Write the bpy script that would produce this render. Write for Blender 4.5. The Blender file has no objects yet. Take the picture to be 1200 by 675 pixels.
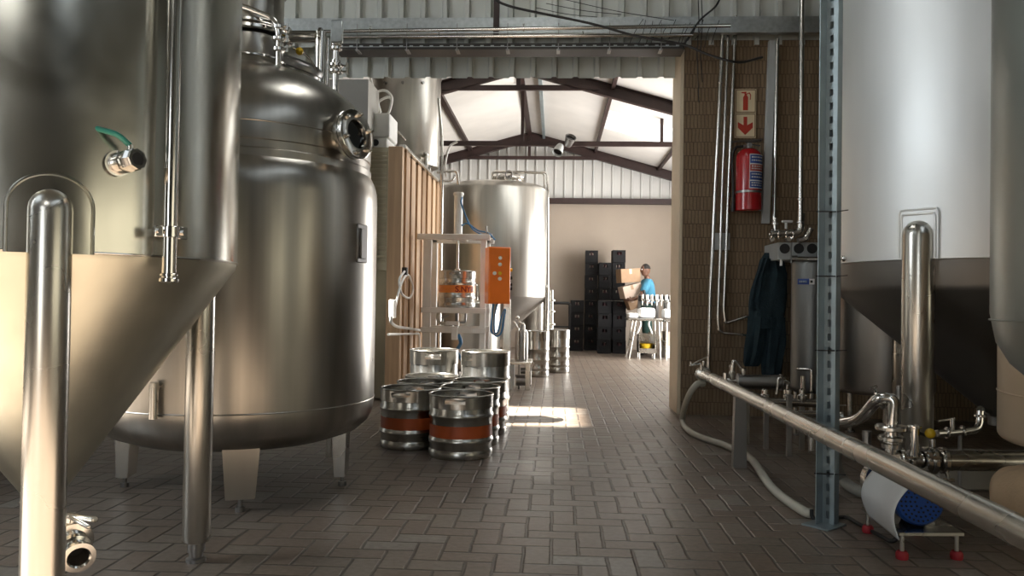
import bpy, bmesh, math, random
from mathutils import Vector, Matrix, Euler, Quaternion
random.seed(7)
PI = math.pi
SC = bpy.context.scene
COL = SC.collection
V = Vector

# ------------------------------------------------------------------ camera
FPX = 930.0
CAMLOC = V((0, 0, 1.0))
YAW, PITCH, ROLL = math.atan(0.0540), 0.0148, 0.0148
RC = Matrix.Rotation(YAW, 3, 'Z') @ Matrix.Rotation(PI / 2 + PITCH, 3, 'X') @ Matrix.Rotation(ROLL, 3, 'Z')
cd = bpy.data.cameras.new('camera'); cam = bpy.data.objects.new('camera', cd); COL.objects.link(cam)
cam.matrix_world = Matrix.Translation(CAMLOC) @ RC.to_4x4()
cd.sensor_fit = 'HORIZONTAL'; cd.sensor_width = 36.0; cd.lens = FPX / 1200 * 36.0
cd.clip_start = 0.05; cd.clip_end = 200
SC.camera = cam

def ray(px, py):
    return RC @ V(((px - 600) / FPX, -(py - 337.5) / FPX, -1.0))
def CD(px, py, d):            # point at distance d along the viewing axis
    return CAMLOC + ray(px, py) * d
def WY(px, py, Y):            # point on the plane y = Y
    r = ray(px, py); return CAMLOC + r * (Y / r.y)
def FZ(px, py, z=0.0):        # point on the plane z
    r = ray(px, py); return CAMLOC + r * ((z - 1.0) / r.z)
def WX(px, py, X):
    r = ray(px, py); return CAMLOC + r * (X / r.x)

# ------------------------------------------------------------------ materials
def new_mat(name):
    m = bpy.data.materials.new(name); m.use_nodes = True
    nt = m.node_tree
    return m, nt, nt.nodes, nt.links, nt.nodes['Principled BSDF']

def plain(name, col, rough=0.5, metal=0.0, var=0.12, scale=6.0, bump=0.0, bscale=60.0, coat=0.0, spec=None):
    m, nt, N, L, b = new_mat(name)
    tc = N.new('ShaderNodeTexCoord')
    nz = N.new('ShaderNodeTexNoise'); nz.inputs['Scale'].default_value = scale; nz.inputs['Detail'].default_value = 5
    L.new(tc.outputs['Object'], nz.inputs['Vector'])
    mr = N.new('ShaderNodeMapRange'); mr.inputs['From Min'].default_value = 0.3; mr.inputs['From Max'].default_value = 0.7
    mr.inputs['To Min'].default_value = 1 - var; mr.inputs['To Max'].default_value = 1 + var
    L.new(nz.outputs['Fac'], mr.inputs['Value'])
    mx = N.new('ShaderNodeVectorMath'); mx.operation = 'SCALE'; mx.inputs[0].default_value = col
    L.new(mr.outputs['Result'], mx.inputs['Scale'])
    L.new(mx.outputs['Vector'], b.inputs['Base Color'])
    b.inputs['Roughness'].default_value = rough; b.inputs['Metallic'].default_value = metal
    if coat: b.inputs['Coat Weight'].default_value = coat
    if spec is not None: b.inputs['Specular IOR Level'].default_value = spec
    if bump:
        n2 = N.new('ShaderNodeTexNoise'); n2.inputs['Scale'].default_value = bscale; n2.inputs['Detail'].default_value = 4
        L.new(tc.outputs['Object'], n2.inputs['Vector'])
        bp = N.new('ShaderNodeBump'); bp.inputs['Strength'].default_value = bump; bp.inputs['Distance'].default_value = 0.01
        L.new(n2.outputs['Fac'], bp.inputs['Height']); L.new(bp.outputs['Normal'], b.inputs['Normal'])
    return m

def steel(name, col, rough, rvar=0.08, cvar=0.10, stretch=(3, 3, 0.6), bump=0.04, wob=0.0, dist=0.0):
    """brushed stainless: smudges vary the gloss, long faint streaks vary the tone"""
    m, nt, N, L, b = new_mat(name)
    tc = N.new('ShaderNodeTexCoord')
    mp = N.new('ShaderNodeMapping'); mp.inputs['Scale'].default_value = stretch
    L.new(tc.outputs['Object'], mp.inputs['Vector'])
    nz = N.new('ShaderNodeTexNoise'); nz.inputs['Scale'].default_value = 2.2; nz.inputs['Detail'].default_value = 2.5
    L.new(mp.outputs['Vector'], nz.inputs['Vector'])
    n2 = N.new('ShaderNodeTexNoise'); n2.inputs['Scale'].default_value = 2.4; n2.inputs['Detail'].default_value = 3 + dist; n2.inputs['Distortion'].default_value = dist
    L.new(tc.outputs['Object'], n2.inputs['Vector'])
    r = N.new('ShaderNodeMapRange'); r.inputs['From Min'].default_value = .22; r.inputs['From Max'].default_value = .78
    r.inputs['To Min'].default_value = max(.03, rough - rvar); r.inputs['To Max'].default_value = rough + rvar
    L.new(n2.outputs['Fac'], r.inputs['Value']); L.new(r.outputs['Result'], b.inputs['Roughness'])
    c = N.new('ShaderNodeMapRange'); c.inputs['From Min'].default_value = .3; c.inputs['From Max'].default_value = .7
    c.inputs['To Min'].default_value = 1 - cvar; c.inputs['To Max'].default_value = 1 + cvar * .6
    L.new(nz.outputs['Fac'], c.inputs['Value'])
    s = N.new('ShaderNodeVectorMath'); s.operation = 'SCALE'; s.inputs[0].default_value = col
    L.new(c.outputs['Result'], s.inputs['Scale']); L.new(s.outputs['Vector'], b.inputs['Base Color'])
    b.inputs['Metallic'].default_value = 1.0
    if bump or wob:
        bp = N.new('ShaderNodeBump'); bp.inputs['Strength'].default_value = bump; bp.inputs['Distance'].default_value = .02
        L.new(nz.outputs['Fac'], bp.inputs['Height']); L.new(bp.outputs['Normal'], b.inputs['Normal'])
    return m

M = {}
M['ferm'] = steel('stainless_fermenter', (.60, .58, .515), .20, .09, .16, (2.6, 2.6, .5), .035, 0, 1.4)
M['ferm_cone'] = steel('brushed_cone', (.62, .60, .50), .36, .08, .16, (2.6, 2.6, .5), .02, 0, 1.2)
M['edge_tank'] = steel('dull_green_grey_steel', (.40, .43, .41), .36, .05, .10, (3, 3, .4), .02)
M['kettle'] = steel('stainless_kettle', (.46, .435, .39), .29, .025, .14, (7, 7, .22), .03)
M['clad'] = steel('satin_cladding', (.80, .82, .82), .52, .04, .05, (2, 2, .4), .02)
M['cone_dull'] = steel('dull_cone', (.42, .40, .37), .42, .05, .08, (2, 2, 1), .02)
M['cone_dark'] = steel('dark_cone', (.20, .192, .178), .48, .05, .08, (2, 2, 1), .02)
M['tube'] = steel('polished_tube', (.68, .66, .62), .16, .05, .08, (2, 2, 2), .0)
M['brush'] = steel('brushed_leg', (.60, .575, .52), .27, .03, .08, (4, 4, .4), .01)
M['keg'] = steel('keg_steel', (.47, .455, .42), .25, .03, .08, (5, 5, 2), 0)
M['far'] = steel('far_tank_steel', (.46, .44, .40), .31, .04, .18, (5, 5, .3), 0)
M['darksteel'] = steel('dull_steel', (.30, .29, .28), .38, .06, .12)
M['galv'] = steel('galvanised', (.50, .53, .53), .42, .08, .14, (14, 14, 14), .02)
M['zinc'] = plain('zinc_paint', (.30, .36, .38), .45, .55, .12, 8)
M['orange'] = plain('orange_paint', (.85, .20, .022), .35, 0, .05)
M['band'] = plain('orange_keg_band', (.46, .085, .018), .45, 0, .12)
M['band_pale'] = plain('pale_orange_keg_band', (.80, .26, .05), .4, 0, .1)
M['red'] = plain('red_enamel', (.40, .010, .014), .25, 0, .05, coat=.4)
M['redrubber'] = plain('red_rubber', (.35, .012, .02), .55)
M['darkred'] = plain('dark_red_print', (.26, .012, .008), .5)
M['blue'] = plain('blue_motor', (.015, .07, .30), .4, 0, .1)
M['labelblue'] = plain('label_blue', (.02, .06, .28), .45)
M['bluehose'] = plain('blue_airline', (.05, .20, .42), .4)
M['white'] = plain('white_plastic', (.82, .82, .79), .4, 0, .06)
M['whitesheet'] = plain('white_sheet', (.78, .80, .80), .4, 0, .05)
M['cream'] = plain('cream_reveal', (.62, .52, .38), .7, 0, .08, 3, .15)
M['creambox'] = plain('cream_louvre', (.45, .40, .28), .5, 0, .08)
M['tan'] = plain('tan_plaster', (.40, .335, .272), .8, 0, .06, 1.2, .12, 30)
M['plaster'] = plain('grey_plaster', (.36, .35, .32), .8, 0, .1, 1.5, .1)
M['hallwall'] = plain('hall_wall', (.13, .125, .10), .8, 0, .15, 1.2)
M['hallroof'] = plain('hall_roof', (.10, .11, .10), .6, 0, .15, 1.2)
M['sheet'] = plain('roof_sheet', (.60, .62, .58), .45, .25, .08, 2)
M['sheet_far'] = plain('pale_sheet', (.62, .62, .60), .45, .1, .06, 2)
M['insul'] = plain('white_insulation', (.90, .88, .84), .55, 0, .05, 2, .1, 5)
M['rafter'] = plain('oxide_paint', (.032, .015, .013), .5, 0, .2)
M['black'] = plain('black_rubber', (.012, .012, .012), .5, 0, .2)
M['crate'] = plain('black_crate', (.007, .007, .008), .6, 0, .2, spec=.25)
M['crate_in'] = plain('dark_red_bottles', (.055, .012, .016), .4, 0, .2)
M['card'] = plain('cardboard', (.30, .19, .11), .8, 0, .08, 8)
M['card_pale'] = plain('pale_cardboard', (.50, .39, .31), .8, 0, .06, 8)
M['yellow'] = plain('yellow_plastic', (.80, .52, .02), .35)
M['hose'] = plain('cream_hose', (.52, .50, .42), .45, 0, .1)
M['hose_grey'] = plain('grey_hose', (.26, .25, .22), .5, 0, .1)
M['teal'] = plain('teal_handle', (.03, .22, .17), .4)
M['overall'] = plain('dark_teal_cloth', (.010, .026, .034), .9, 0, .25, 14, .4, 90)
M['skin'] = plain('brown_skin', (.13, .062, .038), .5, 0, .08)
M['hair'] = plain('black_hair', (.01, .008, .007), .8)
M['shirt'] = plain('blue_shirt', (.045, .19, .29), .85, 0, .1, 20)
M['trouser'] = plain('dark_green_cloth', (.02, .055, .045), .9, 0, .15, 20)
M['sack'] = plain('beige_cloth', (.66, .47, .29), .8, 0, .08, 5, .3, 60)
M['beige'] = plain('reflection_tinted_steel', (.66, .54, .39), .4, .2, .06, 1.5)  # beige stands in for sunlit floor reflected in the steel
M['tray'] = plain('dark_tray', (.045, .04, .035), .5, .3)
M['housing'] = steel('dark_housing_steel', (.20, .205, .20), .45, .05, .1)
M['concrete'] = plain('concrete', (.32, .30, .27), .8, 0, .12, 5, .3)
M['yard'] = plain('yard_concrete', (.48, .43, .36), .85, 0, .12, 1.5)
M['foam'] = plain('white_film', (.80, .80, .78), .35, 0, .05, 20, .5, 25)
M['box_grey'] = plain('grey_valve_box', (.44, .46, .45), .5, 0, .06)
M['wood_dark'] = plain('brown_board', (.17, .09, .05), .7)
M['glassdark'] = plain('dark_glass', (.01, .01, .01), .06)
M['ivory'] = plain('ivory_board', (.70, .60, .40), .5, 0, .05)
M['signred'] = plain('sign_red', (.42, .035, .015), .5)
M['print_white'] = plain('print_white', (.75, .75, .75), .5)

def timber_mat():
    m, nt, N, L, b = new_mat('timber_boards')
    tc = N.new('ShaderNodeTexCoord')
    oi = N.new('ShaderNodeNewGeometry')
    mp = N.new('ShaderNodeMapping'); mp.inputs['Scale'].default_value = (14, 14, .7)
    L.new(tc.outputs['Object'], mp.inputs['Vector'])
    nz = N.new('ShaderNodeTexNoise'); nz.inputs['Scale'].default_value = 1.6; nz.inputs['Detail'].default_value = 6; nz.inputs['Distortion'].default_value = 1.0
    L.new(mp.outputs['Vector'], nz.inputs['Vector'])
    add = N.new('ShaderNodeMath'); add.operation = 'MULTIPLY_ADD'; add.inputs[1].default_value = .55
    L.new(oi.outputs['Random Per Island'], add.inputs[0])
    ml = N.new('ShaderNodeMath'); ml.operation = 'MULTIPLY'; ml.inputs[1].default_value = .55
    L.new(nz.outputs['Fac'], ml.inputs[0]); L.new(ml.outputs[0], add.inputs[2])
    cr = N.new('ShaderNodeValToRGB'); e = cr.color_ramp.elements
    e[0].position = .15; e[0].color = (.27, .155, .08, 1); e[1].position = .85; e[1].color = (.62, .46, .30, 1)
    q = cr.color_ramp.elements.new(.5); q.color = (.47, .30, .165, 1)
    L.new(add.outputs[0], cr.inputs['Fac']); L.new(cr.outputs['Color'], b.inputs['Base Color'])
    b.inputs['Roughness'].default_value = .55
    return m
M['timber'] = timber_mat()

def brick_mat():
    m, nt, N, L, b = new_mat('rockface_brick')
    tc = N.new('ShaderNodeTexCoord')
    sp = N.new('ShaderNodeSeparateXYZ'); L.new(tc.outputs['Object'], sp.inputs[0])
    nzw = N.new('ShaderNodeTexNoise'); nzw.inputs['Scale'].default_value = 9; L.new(tc.outputs['Object'], nzw.inputs['Vector'])
    wz = N.new('ShaderNodeMath'); wz.operation = 'MULTIPLY_ADD'; wz.inputs[1].default_value = .012; L.new(nzw.outputs['Fac'], wz.inputs[0])
    sxy = N.new('ShaderNodeMath'); sxy.operation = 'ADD'; L.new(sp.outputs['X'], sxy.inputs[0]); L.new(sp.outputs['Y'], sxy.inputs[1])
    L.new(sxy.outputs[0], wz.inputs[2])
    wz2 = N.new('ShaderNodeMath'); wz2.operation = 'MULTIPLY_ADD'; wz2.inputs[1].default_value = .012; L.new(nzw.outputs['Fac'], wz2.inputs[0]); L.new(sp.outputs['Z'], wz2.inputs[2])
    cb = N.new('ShaderNodeCombineXYZ'); L.new(wz.outputs[0], cb.inputs[0]); L.new(wz2.outputs[0], cb.inputs[1])
    bt = N.new('ShaderNodeTexBrick'); bt.offset = .5
    bt.inputs['Scale'].default_value = 1; bt.inputs['Brick Width'].default_value = .0315; bt.inputs['Row Height'].default_value = .122
    bt.inputs['Mortar Size'].default_value = .0045; bt.inputs['Mortar Smooth'].default_value = .6; bt.inputs['Bias'].default_value = 0
    bt.inputs['Color1'].default_value = (.185, .125, .070, 1); bt.inputs['Color2'].default_value = (.225, .158, .092, 1); bt.inputs['Mortar'].default_value = (.105, .070, .040, 1)
    L.new(cb.outputs[0], bt.inputs['Vector'])
    L.new(bt.outputs['Color'], b.inputs['Base Color']); b.inputs['Roughness'].default_value = .75
    n2 = N.new('ShaderNodeTexNoise'); n2.inputs['Scale'].default_value = 45; n2.inputs['Detail'].default_value = 4; L.new(tc.outputs['Object'], n2.inputs['Vector'])
    ad = N.new('ShaderNodeMath'); ad.operation = 'MULTIPLY_ADD'; ad.inputs[1].default_value = -1; L.new(bt.outputs['Fac'], ad.inputs[0]); L.new(n2.outputs['Fac'], ad.inputs[2])
    bp = N.new('ShaderNodeBump'); bp.inputs['Strength'].default_value = .6; bp.inputs['Distance'].default_value = .008
    L.new(ad.outputs[0], bp.inputs['Height']); L.new(bp.outputs['Normal'], b.inputs['Normal'])
    return m
M['brick'] = brick_mat()

def paver_mat():
    """clay pavers, 200 x 100 mm, laid in a square herringbone"""
    m, nt, N, L, b = new_mat('herringbone_pavers')
    def math_(op, a, c=None, d=None):
        n = N.new('ShaderNodeMath'); n.operation = op
        for i, x in enumerate((a, c, d)):
            if x is None: continue
            if isinstance(x, (int, float)): n.inputs[i].default_value = x
            else: L.new(x, n.inputs[i])
        return n.outputs[0]
    tc = N.new('ShaderNodeTexCoord')
    nw = N.new('ShaderNodeTexNoise'); nw.inputs['Scale'].default_value = 7; nw.inputs['Detail'].default_value = 2
    L.new(tc.outputs['Object'], nw.inputs['Vector'])
    sp = N.new('ShaderNodeSeparateXYZ'); L.new(tc.outputs['Object'], sp.inputs[0])
    wob = math_('MULTIPLY', math_('SUBTRACT', nw.outputs['Fac'], .5), .14)
    x = math_('ADD', math_('MULTIPLY', sp.outputs['X'], 1 / .108), wob)
    y = math_('ADD', math_('MULTIPLY', sp.outputs['Y'], 1 / .108), wob)
    i, j = math_('FLOOR', x), math_('FLOOR', y)
    fx, fy = math_('SUBTRACT', x, i), math_('SUBTRACT', y, j)
    k = math_('FLOORED_MODULO', math_('SUBTRACT', i, j), 4)
    eq = lambda v: math_('COMPARE', k, v, .3)
    k1, k2, k3 = eq(1), eq(2), eq(3)
    vert = math_('ADD', k2, k3)
    bx = math_('ADD', fx, k1); by = math_('ADD', fy, k2)
    w = math_('SUBTRACT', 2, vert); h = math_('ADD', 1, vert)
    d = math_('MINIMUM', math_('MINIMUM', bx, math_('SUBTRACT', w, bx)), math_('MINIMUM', by, math_('SUBTRACT', h, by)))
    idx = math_('SUBTRACT', i, k1); idy = math_('SUBTRACT', j, k2)
    cb = N.new('ShaderNodeCombineXYZ'); L.new(idx, cb.inputs[0]); L.new(idy, cb.inputs[1]); L.new(vert, cb.inputs[2])
    wn = N.new('ShaderNodeTexWhiteNoise'); wn.noise_dimensions = '3D'; L.new(cb.outputs[0], wn.inputs['Vector'])
    cr = N.new('ShaderNodeValToRGB'); e = cr.color_ramp.elements
    e[0].position = 0; e[0].color = (.205, .150, .113, 1); e[1].position = 1; e[1].color = (.31, .275, .235, 1)
    for p, c in ((.25, (.22, .160, .118, 1)), (.5, (.225, .172, .132, 1)), (.75, (.225, .182, .145, 1)), (.93, (.255, .212, .17, 1)), (.975, (.31, .285, .255, 1))):
        q = e.new(p); q.color = c
    L.new(wn.outputs['Value'], cr.inputs['Fac'])
    # worn dust
    nd = N.new('ShaderNodeTexNoise'); nd.inputs['Scale'].default_value = .9; nd.inputs['Detail'].default_value = 6; nd.inputs['Roughness'].default_value = .7
    L.new(tc.outputs['Object'], nd.inputs['Vector'])
    dm = N.new('ShaderNodeMapRange'); dm.inputs['From Min'].default_value = .35; dm.inputs['From Max'].default_value = .7
    dm.inputs['To Min'].default_value = .1; dm.inputs['To Max'].default_value = .6
    L.new(nd.outputs['Fac'], dm.inputs['Value'])
    mx = N.new('ShaderNodeMix'); mx.data_type = 'RGBA'; L.new(dm.outputs['Result'], mx.inputs['Factor'])
    L.new(cr.outputs['Color'], mx.inputs['A']); mx.inputs['B'].default_value = (.255, .210, .170, 1)
    nf = N.new('ShaderNodeTexNoise'); nf.inputs['Scale'].default_value = 38; nf.inputs['Detail'].default_value = 5
    L.new(tc.outputs['Object'], nf.inputs['Vector'])
    fm = N.new('ShaderNodeMapRange'); fm.inputs['From Min'].default_value = .3; fm.inputs['From Max'].default_value = .7
    fm.inputs['To Min'].default_value = .70; fm.inputs['To Max'].default_value = .98; L.new(nf.outputs['Fac'], fm.inputs['Value'])
    sc = N.new('ShaderNodeVectorMath'); sc.operation = 'SCALE'; L.new(mx.outputs['Result'], sc.inputs[0]); L.new(fm.outputs['Result'], sc.inputs['Scale'])
    jm = N.new('ShaderNodeMapRange'); jm.interpolation_type = 'SMOOTHSTEP'
    jm.inputs['From Min'].default_value = .025; jm.inputs['From Max'].default_value = .085; L.new(d, jm.inputs['Value'])
    m2 = N.new('ShaderNodeMix'); m2.data_type = 'RGBA'; L.new(jm.outputs['Result'], m2.inputs['Factor'])
    m2.inputs['A'].default_value = (.085, .066, .052, 1); L.new(sc.outputs['Vector'], m2.inputs['B'])
    L.new(m2.outputs['Result'], b.inputs['Base Color'])
    rr = N.new('ShaderNodeMapRange'); rr.inputs['From Min'].default_value = .3; rr.inputs['From Max'].default_value = .7
    rr.inputs['To Min'].default_value = .29; rr.inputs['To Max'].default_value = .46; b.inputs['Specular IOR Level'].default_value = .5; L.new(nd.outputs['Fac'], rr.inputs['Value'])
    L.new(rr.outputs['Result'], b.inputs['Roughness'])
    hh = math_('ADD', math_('MULTIPLY', jm.outputs['Result'], 1.0), math_('MULTIPLY', nf.outputs['Fac'], .25))
    hh = math_('ADD', hh, math_('MULTIPLY', wn.outputs['Value'], .35))
    bp = N.new('ShaderNodeBump'); bp.inputs['Strength'].default_value = .7; bp.inputs['Distance'].default_value = .006
    L.new(hh, bp.inputs['Height']); L.new(bp.outputs['Normal'], b.inputs['Normal'])
    return m
M['paver'] = paver_mat()

def skylight_mat():
    m, nt, N, L, b = new_mat('translucent_rooflight')
    for n in list(N):
        if n.type != 'OUTPUT_MATERIAL': N.remove(n)
    out = [n for n in N if n.type == 'OUTPUT_MATERIAL'][0]
    t = N.new('ShaderNodeBsdfTranslucent'); t.inputs['Color'].default_value = (.80, .82, .84, 1)
    d = N.new('ShaderNodeBsdfDiffuse'); d.inputs['Color'].default_value = (.9, .9, .9, 1)
    mx = N.new('ShaderNodeMixShader'); mx.inputs['Fac'].default_value = .25
    L.new(t.outputs[0], mx.inputs[1]); L.new(d.outputs[0], mx.inputs[2]); L.new(mx.outputs[0], out.inputs['Surface'])
    return m
M['rooflight'] = skylight_mat()

# ------------------------------------------------------------------ mesh builder
def frame_of(o, d, up=V((0, 0, 1))):
    """4x4 whose local z runs along d"""
    d = V(d).normalized(); up = V(up)
    if abs(d.dot(up.normalized())) > .98: up = V((1, 0, 0)) if abs(d.x) < .9 else V((0, 1, 0))
    x = up.cross(d).normalized(); y = d.cross(x)
    return Matrix(((x.x, y.x, d.x, o[0]), (x.y, y.y, d.y, o[1]), (x.z, y.z, d.z, o[2]), (0, 0, 0, 1)))

def fillet(pts, rad, k=6):
    pts = [V(p) for p in pts]; out = [pts[0]]
    for i in range(1, len(pts) - 1):
        a, b, c = pts[i - 1], pts[i], pts[i + 1]
        u, w = (a - b), (c - b); r = min(rad, u.length * .49, w.length * .49)
        p, q = b + u.normalized() * r, b + w.normalized() * r
        for t in range(k + 1):
            s = t / k
            out.append(p * (1 - s) ** 2 + b * 2 * s * (1 - s) + q * s * s)
    out.append(pts[-1]); return out

def spline(pts, k=8):
    """Catmull-Rom through the points"""
    pts = [V(p) for p in pts]; P = [pts[0] * 2 - pts[1]] + pts + [pts[-1] * 2 - pts[-2]]; out = []
    for i in range(1, len(P) - 2):
        p0, p1, p2, p3 = P[i - 1:i + 3]
        for t in range(k):
            s = t / k
            out.append(.5 * ((2 * p1) + (p2 - p0) * s + (2 * p0 - 5 * p1 + 4 * p2 - p3) * s * s + (3 * p1 - p0 - 3 * p2 + p3) * s ** 3))
    out.append(pts[-1]); return out

class MB:
    def __init__(self): self.v, self.f = [], []
    def add(self, vs, fs, T=None):
        b = len(self.v)
        self.v += [(T @ V(p)) if T is not None else V(p) for p in vs]
        self.f += [tuple(b + i for i in f) for f in fs]; return self
    def lathe(self, prof, T=None, n=64, a0=0.0, a1=2 * PI):
        full = abs(a1 - a0 - 2 * PI) < 1e-6; m = n if full else n + 1
        vs, rings = [], []
        for r, z in prof:
            if r < 1e-6: rings.append([len(vs)] * m); vs.append((0, 0, z))
            else:
                rings.append(list(range(len(vs), len(vs) + m)))
                for i in range(m):
                    a = a0 + (a1 - a0) * i / n; vs.append((r * math.cos(a), r * math.sin(a), z))
        fs = []
        for q in range(len(prof) - 1):
            A, B = rings[q], rings[q + 1]
            for i in range(n):
                j = (i + 1) % m
                f = [A[i], A[j], B[j], B[i]]
                g = []
                for x in f:
                    if x not in g: g.append(x)
                if len(g) > 2: fs.append(tuple(g))
        return self.add(vs, fs, T)
    def cyl(self, a, b, r, n=24, r2=None, cap=True, bev=0.0):
        a, b = V(a), V(b); h = (b - a).length; r2 = r if r2 is None else r2
        p = []
        if cap: p.append((0, 0))
        if bev: p += [(r - bev, 0), (r, bev), (r2, h - bev), (r2 - bev, h)]
        else: p += [(r, 0), (r2, h)]
        if cap: p.append((0, h))
        return self.lathe(p, frame_of(a, b - a), n)
    def ring(self, c, d, r, t, w, n=32):
        """a flat collar: inner radius r, wall t, width w along d, centred at c"""
        T = frame_of(c, d); e = min(t, w) * .25
        return self.lathe([(r, -w / 2), (r + t - e, -w / 2), (r + t, -w / 2 + e), (r + t, w / 2 - e), (r + t - e, w / 2), (r, w / 2), (r, -w / 2)], T, n)
    def torus(self, c, d, R, r, n=40, k=10, a0=0, a1=2 * PI):
        T = frame_of(c, d)
        return self.lathe([(R + r * math.cos(2 * PI * i / k), r * math.sin(2 * PI * i / k)) for i in range(k + 1)], T, n, a0, a1)
    def tube(self, pts, r, n=12, cap=True):
        pts = [V(p) for p in pts]; m = len(pts); rs = r if isinstance(r, (list, tuple)) else [r] * m
        tg = []
        for i in range(m):
            t = (pts[min(i + 1, m - 1)] - pts[max(i - 1, 0)])
            tg.append(t.normalized() if t.length > 1e-9 else V((0, 0, 1)))
        up = V((0, 0, 1)) if abs(tg[0].z) < .9 else V((1, 0, 0))
        x = tg[0].cross(up).normalized(); vs = []
        for i in range(m):
            x = (x - tg[i] * x.dot(tg[i])).normalized(); y = tg[i].cross(x)
            vs += [pts[i] + (x * math.cos(2 * PI * k / n) + y * math.sin(2 * PI * k / n)) * rs[i] for k in range(n)]
        fs = [(i * n + k, i * n + (k + 1) % n, (i + 1) * n + (k + 1) % n, (i + 1) * n + k) for i in range(m - 1) for k in range(n)]
        if cap: fs += [tuple(reversed(range(n))), tuple(range((m - 1) * n, m * n))]
        return self.add(vs, fs)
    def box(self, c, s, bev=0.0, T=None, seg=1):
        bm = bmesh.new(); bmesh.ops.create_cube(bm, size=1.0)
        for v in bm.verts: v.co = V((v.co.x * s[0], v.co.y * s[1], v.co.z * s[2]))
        if bev > 0: bmesh.ops.bevel(bm, geom=bm.edges[:], offset=min(bev, min(s) * .45), segments=seg, affect='EDGES', profile=.5)
        bm.verts.index_update()
        vs = [v.co + V(c) for v in bm.verts]; fs = [tuple(v.index for v in f.verts) for f in bm.faces]
        bm.free(); return self.add(vs, fs, T)
    def bar(self, a, b, w, h, bev=0.0, up=V((0, 0, 1))):
        """a rectangular bar from a to b; w across, h along up"""
        a, b = V(a), V(b); L_ = (b - a).length
        return self.box((0, 0, L_ / 2), (w, h, L_), bev, frame_of(a, b - a, up))
    def prism(self, poly, t, T=None):
        n = len(poly); vs = [(x, y, -t / 2) for x, y in poly] + [(x, y, t / 2) for x, y in poly]
        fs = [tuple(reversed(range(n))), tuple(range(n, 2 * n))] + [(i, (i + 1) % n, n + (i + 1) % n, n + i) for i in range(n)]
        return self.add(vs, fs, T)
    def sphere(self, c, r, s=(1, 1, 1), n=20, m=12):
        T = Matrix.Translation(V(c)) @ Matrix.Diagonal((s[0], s[1], s[2], 1))
        return self.lathe([(r * math.sin(PI * i / m) if 0 < i < m else 0, -r * math.cos(PI * i / m)) for i in range(m + 1)], T, n)
    def grid(self, fn, nu, nv):
        vs = [fn(i / nu, j / nv) for j in range(nv + 1) for i in range(nu + 1)]
        fs = [(j * (nu + 1) + i, j * (nu + 1) + i + 1, (j + 1) * (nu + 1) + i + 1, (j + 1) * (nu + 1) + i) for j in range(nv) for i in range(nu)]
        return self.add(vs, fs)
    def build(self, name, mat, parent=None, label=None, sharp=38, loc=None):
        root = V((0, 0, 0))
        p = parent
        while p is not None: root = root + V(p.location); p = p.parent
        if parent is None and loc is not None: root = V(loc)
        me = bpy.data.meshes.new(name); me.from_pydata([tuple(q - root) for q in self.v], [], self.f)
        bm = bmesh.new(); bm.from_mesh(me); bmesh.ops.recalc_face_normals(bm, faces=bm.faces); bm.to_mesh(me); bm.free()
        me.polygons.foreach_set('use_smooth', [True] * len(me.polygons)); me.set_sharp_from_angle(angle=math.radians(sharp))
        me.materials.append(mat if not isinstance(mat, str) else M[mat])
        o = bpy.data.objects.new(name, me); COL.objects.link(o)
        if parent is not None: o.parent = parent
        elif loc is not None: o.location = loc
        if label: o['label'] = label
        return o

def tag(o, label, cat, group=None, kind=None):
    o['label'] = label; o['category'] = cat
    if group: o['group'] = group
    if kind: o['kind'] = kind
    return o
def thing(name, label, cat, loc=(0, 0, 0), group=None):
    o = bpy.data.objects.new(name, None); COL.objects.link(o); o.location = loc; o.empty_display_size = .1
    return tag(o, label, cat, group)
def struct(mb, name, mat, label=None):
    o = mb.build(name, mat); o['kind'] = 'structure'
    if label: o['label'] = label
    return o
def copy_tree(o, parent=None):
    c = o.copy(); COL.objects.link(c)
    if parent is not None: c.parent = parent
    for ch in [x for x in bpy.data.objects if x.parent == o]: copy_tree(ch, c)
    return c
def text_shape(s, size):
    cu = bpy.data.curves.new('lettering', 'FONT'); cu.body = s; cu.size = size; cu.extrude = .002; cu.offset = size * .018
    o = bpy.data.objects.new('lettering', cu); COL.objects.link(o)
    bpy.context.view_layer.update()
    me = bpy.data.meshes.new_from_object(o.evaluated_get(bpy.context.evaluated_depsgraph_get()))
    vs = [v.co.copy() for v in me.vertices]; fs = [tuple(p.vertices) for p in me.polygons]
    bpy.data.objects.remove(o); bpy.data.meshes.remove(me); bpy.data.curves.remove(cu)
    return vs, fs

def triclamp(mb, c, d, r, wing=True, up=V((0, 0, 1))):
    """hygienic clamp around a pipe of radius r, with its wing nut"""
    mb.ring(c, d, r * .98, r * .55, r * .7)
    if wing:
        T = frame_of(V(c), d, up); s = T.to_3x3() @ V((0, 1, 0))
        a = V(c) + s * r * 1.5; mb.cyl(a, a + s * r * .9, r * .22, 8); mb.bar(a + s * r * .9 - V(d).normalized() * r * .6, a + s * r * .9 + V(d).normalized() * r * .6, r * .2, r * .4, up=s)
    return mb
# ================================================================== THE SETTING
YP = 7.15                      # face of the brick wall
YB = 16.7                      # far gable
RX, RZ, SL = -.55, 4.50, .275   # ridge of the far roof
XL, XR = -4.6, 3.4             # side walls of the far room
HX0, HX1, HY0, HZ = -7.2, 5.2, -7.0, 4.7   # the near hall
roof_z = lambda x: RZ - SL * abs(x - RX)

b = MB(); b.box(((HX0 + HX1) / 2, (HY0 + YB) / 2, -.1), (HX1 - HX0, YB - HY0 + .6, .2)); struct(b, 'floor', 'paver')
b = MB(); b.box((-14, -1, -.12), (15.9, 26, .2)); b.box((11.3, 8, -.12), (12.1, 30, .2)); b.box((-.4, -15, -.12), (11.2, 15.9, .2)); struct(b, 'ground_outside', 'yard')

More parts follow.
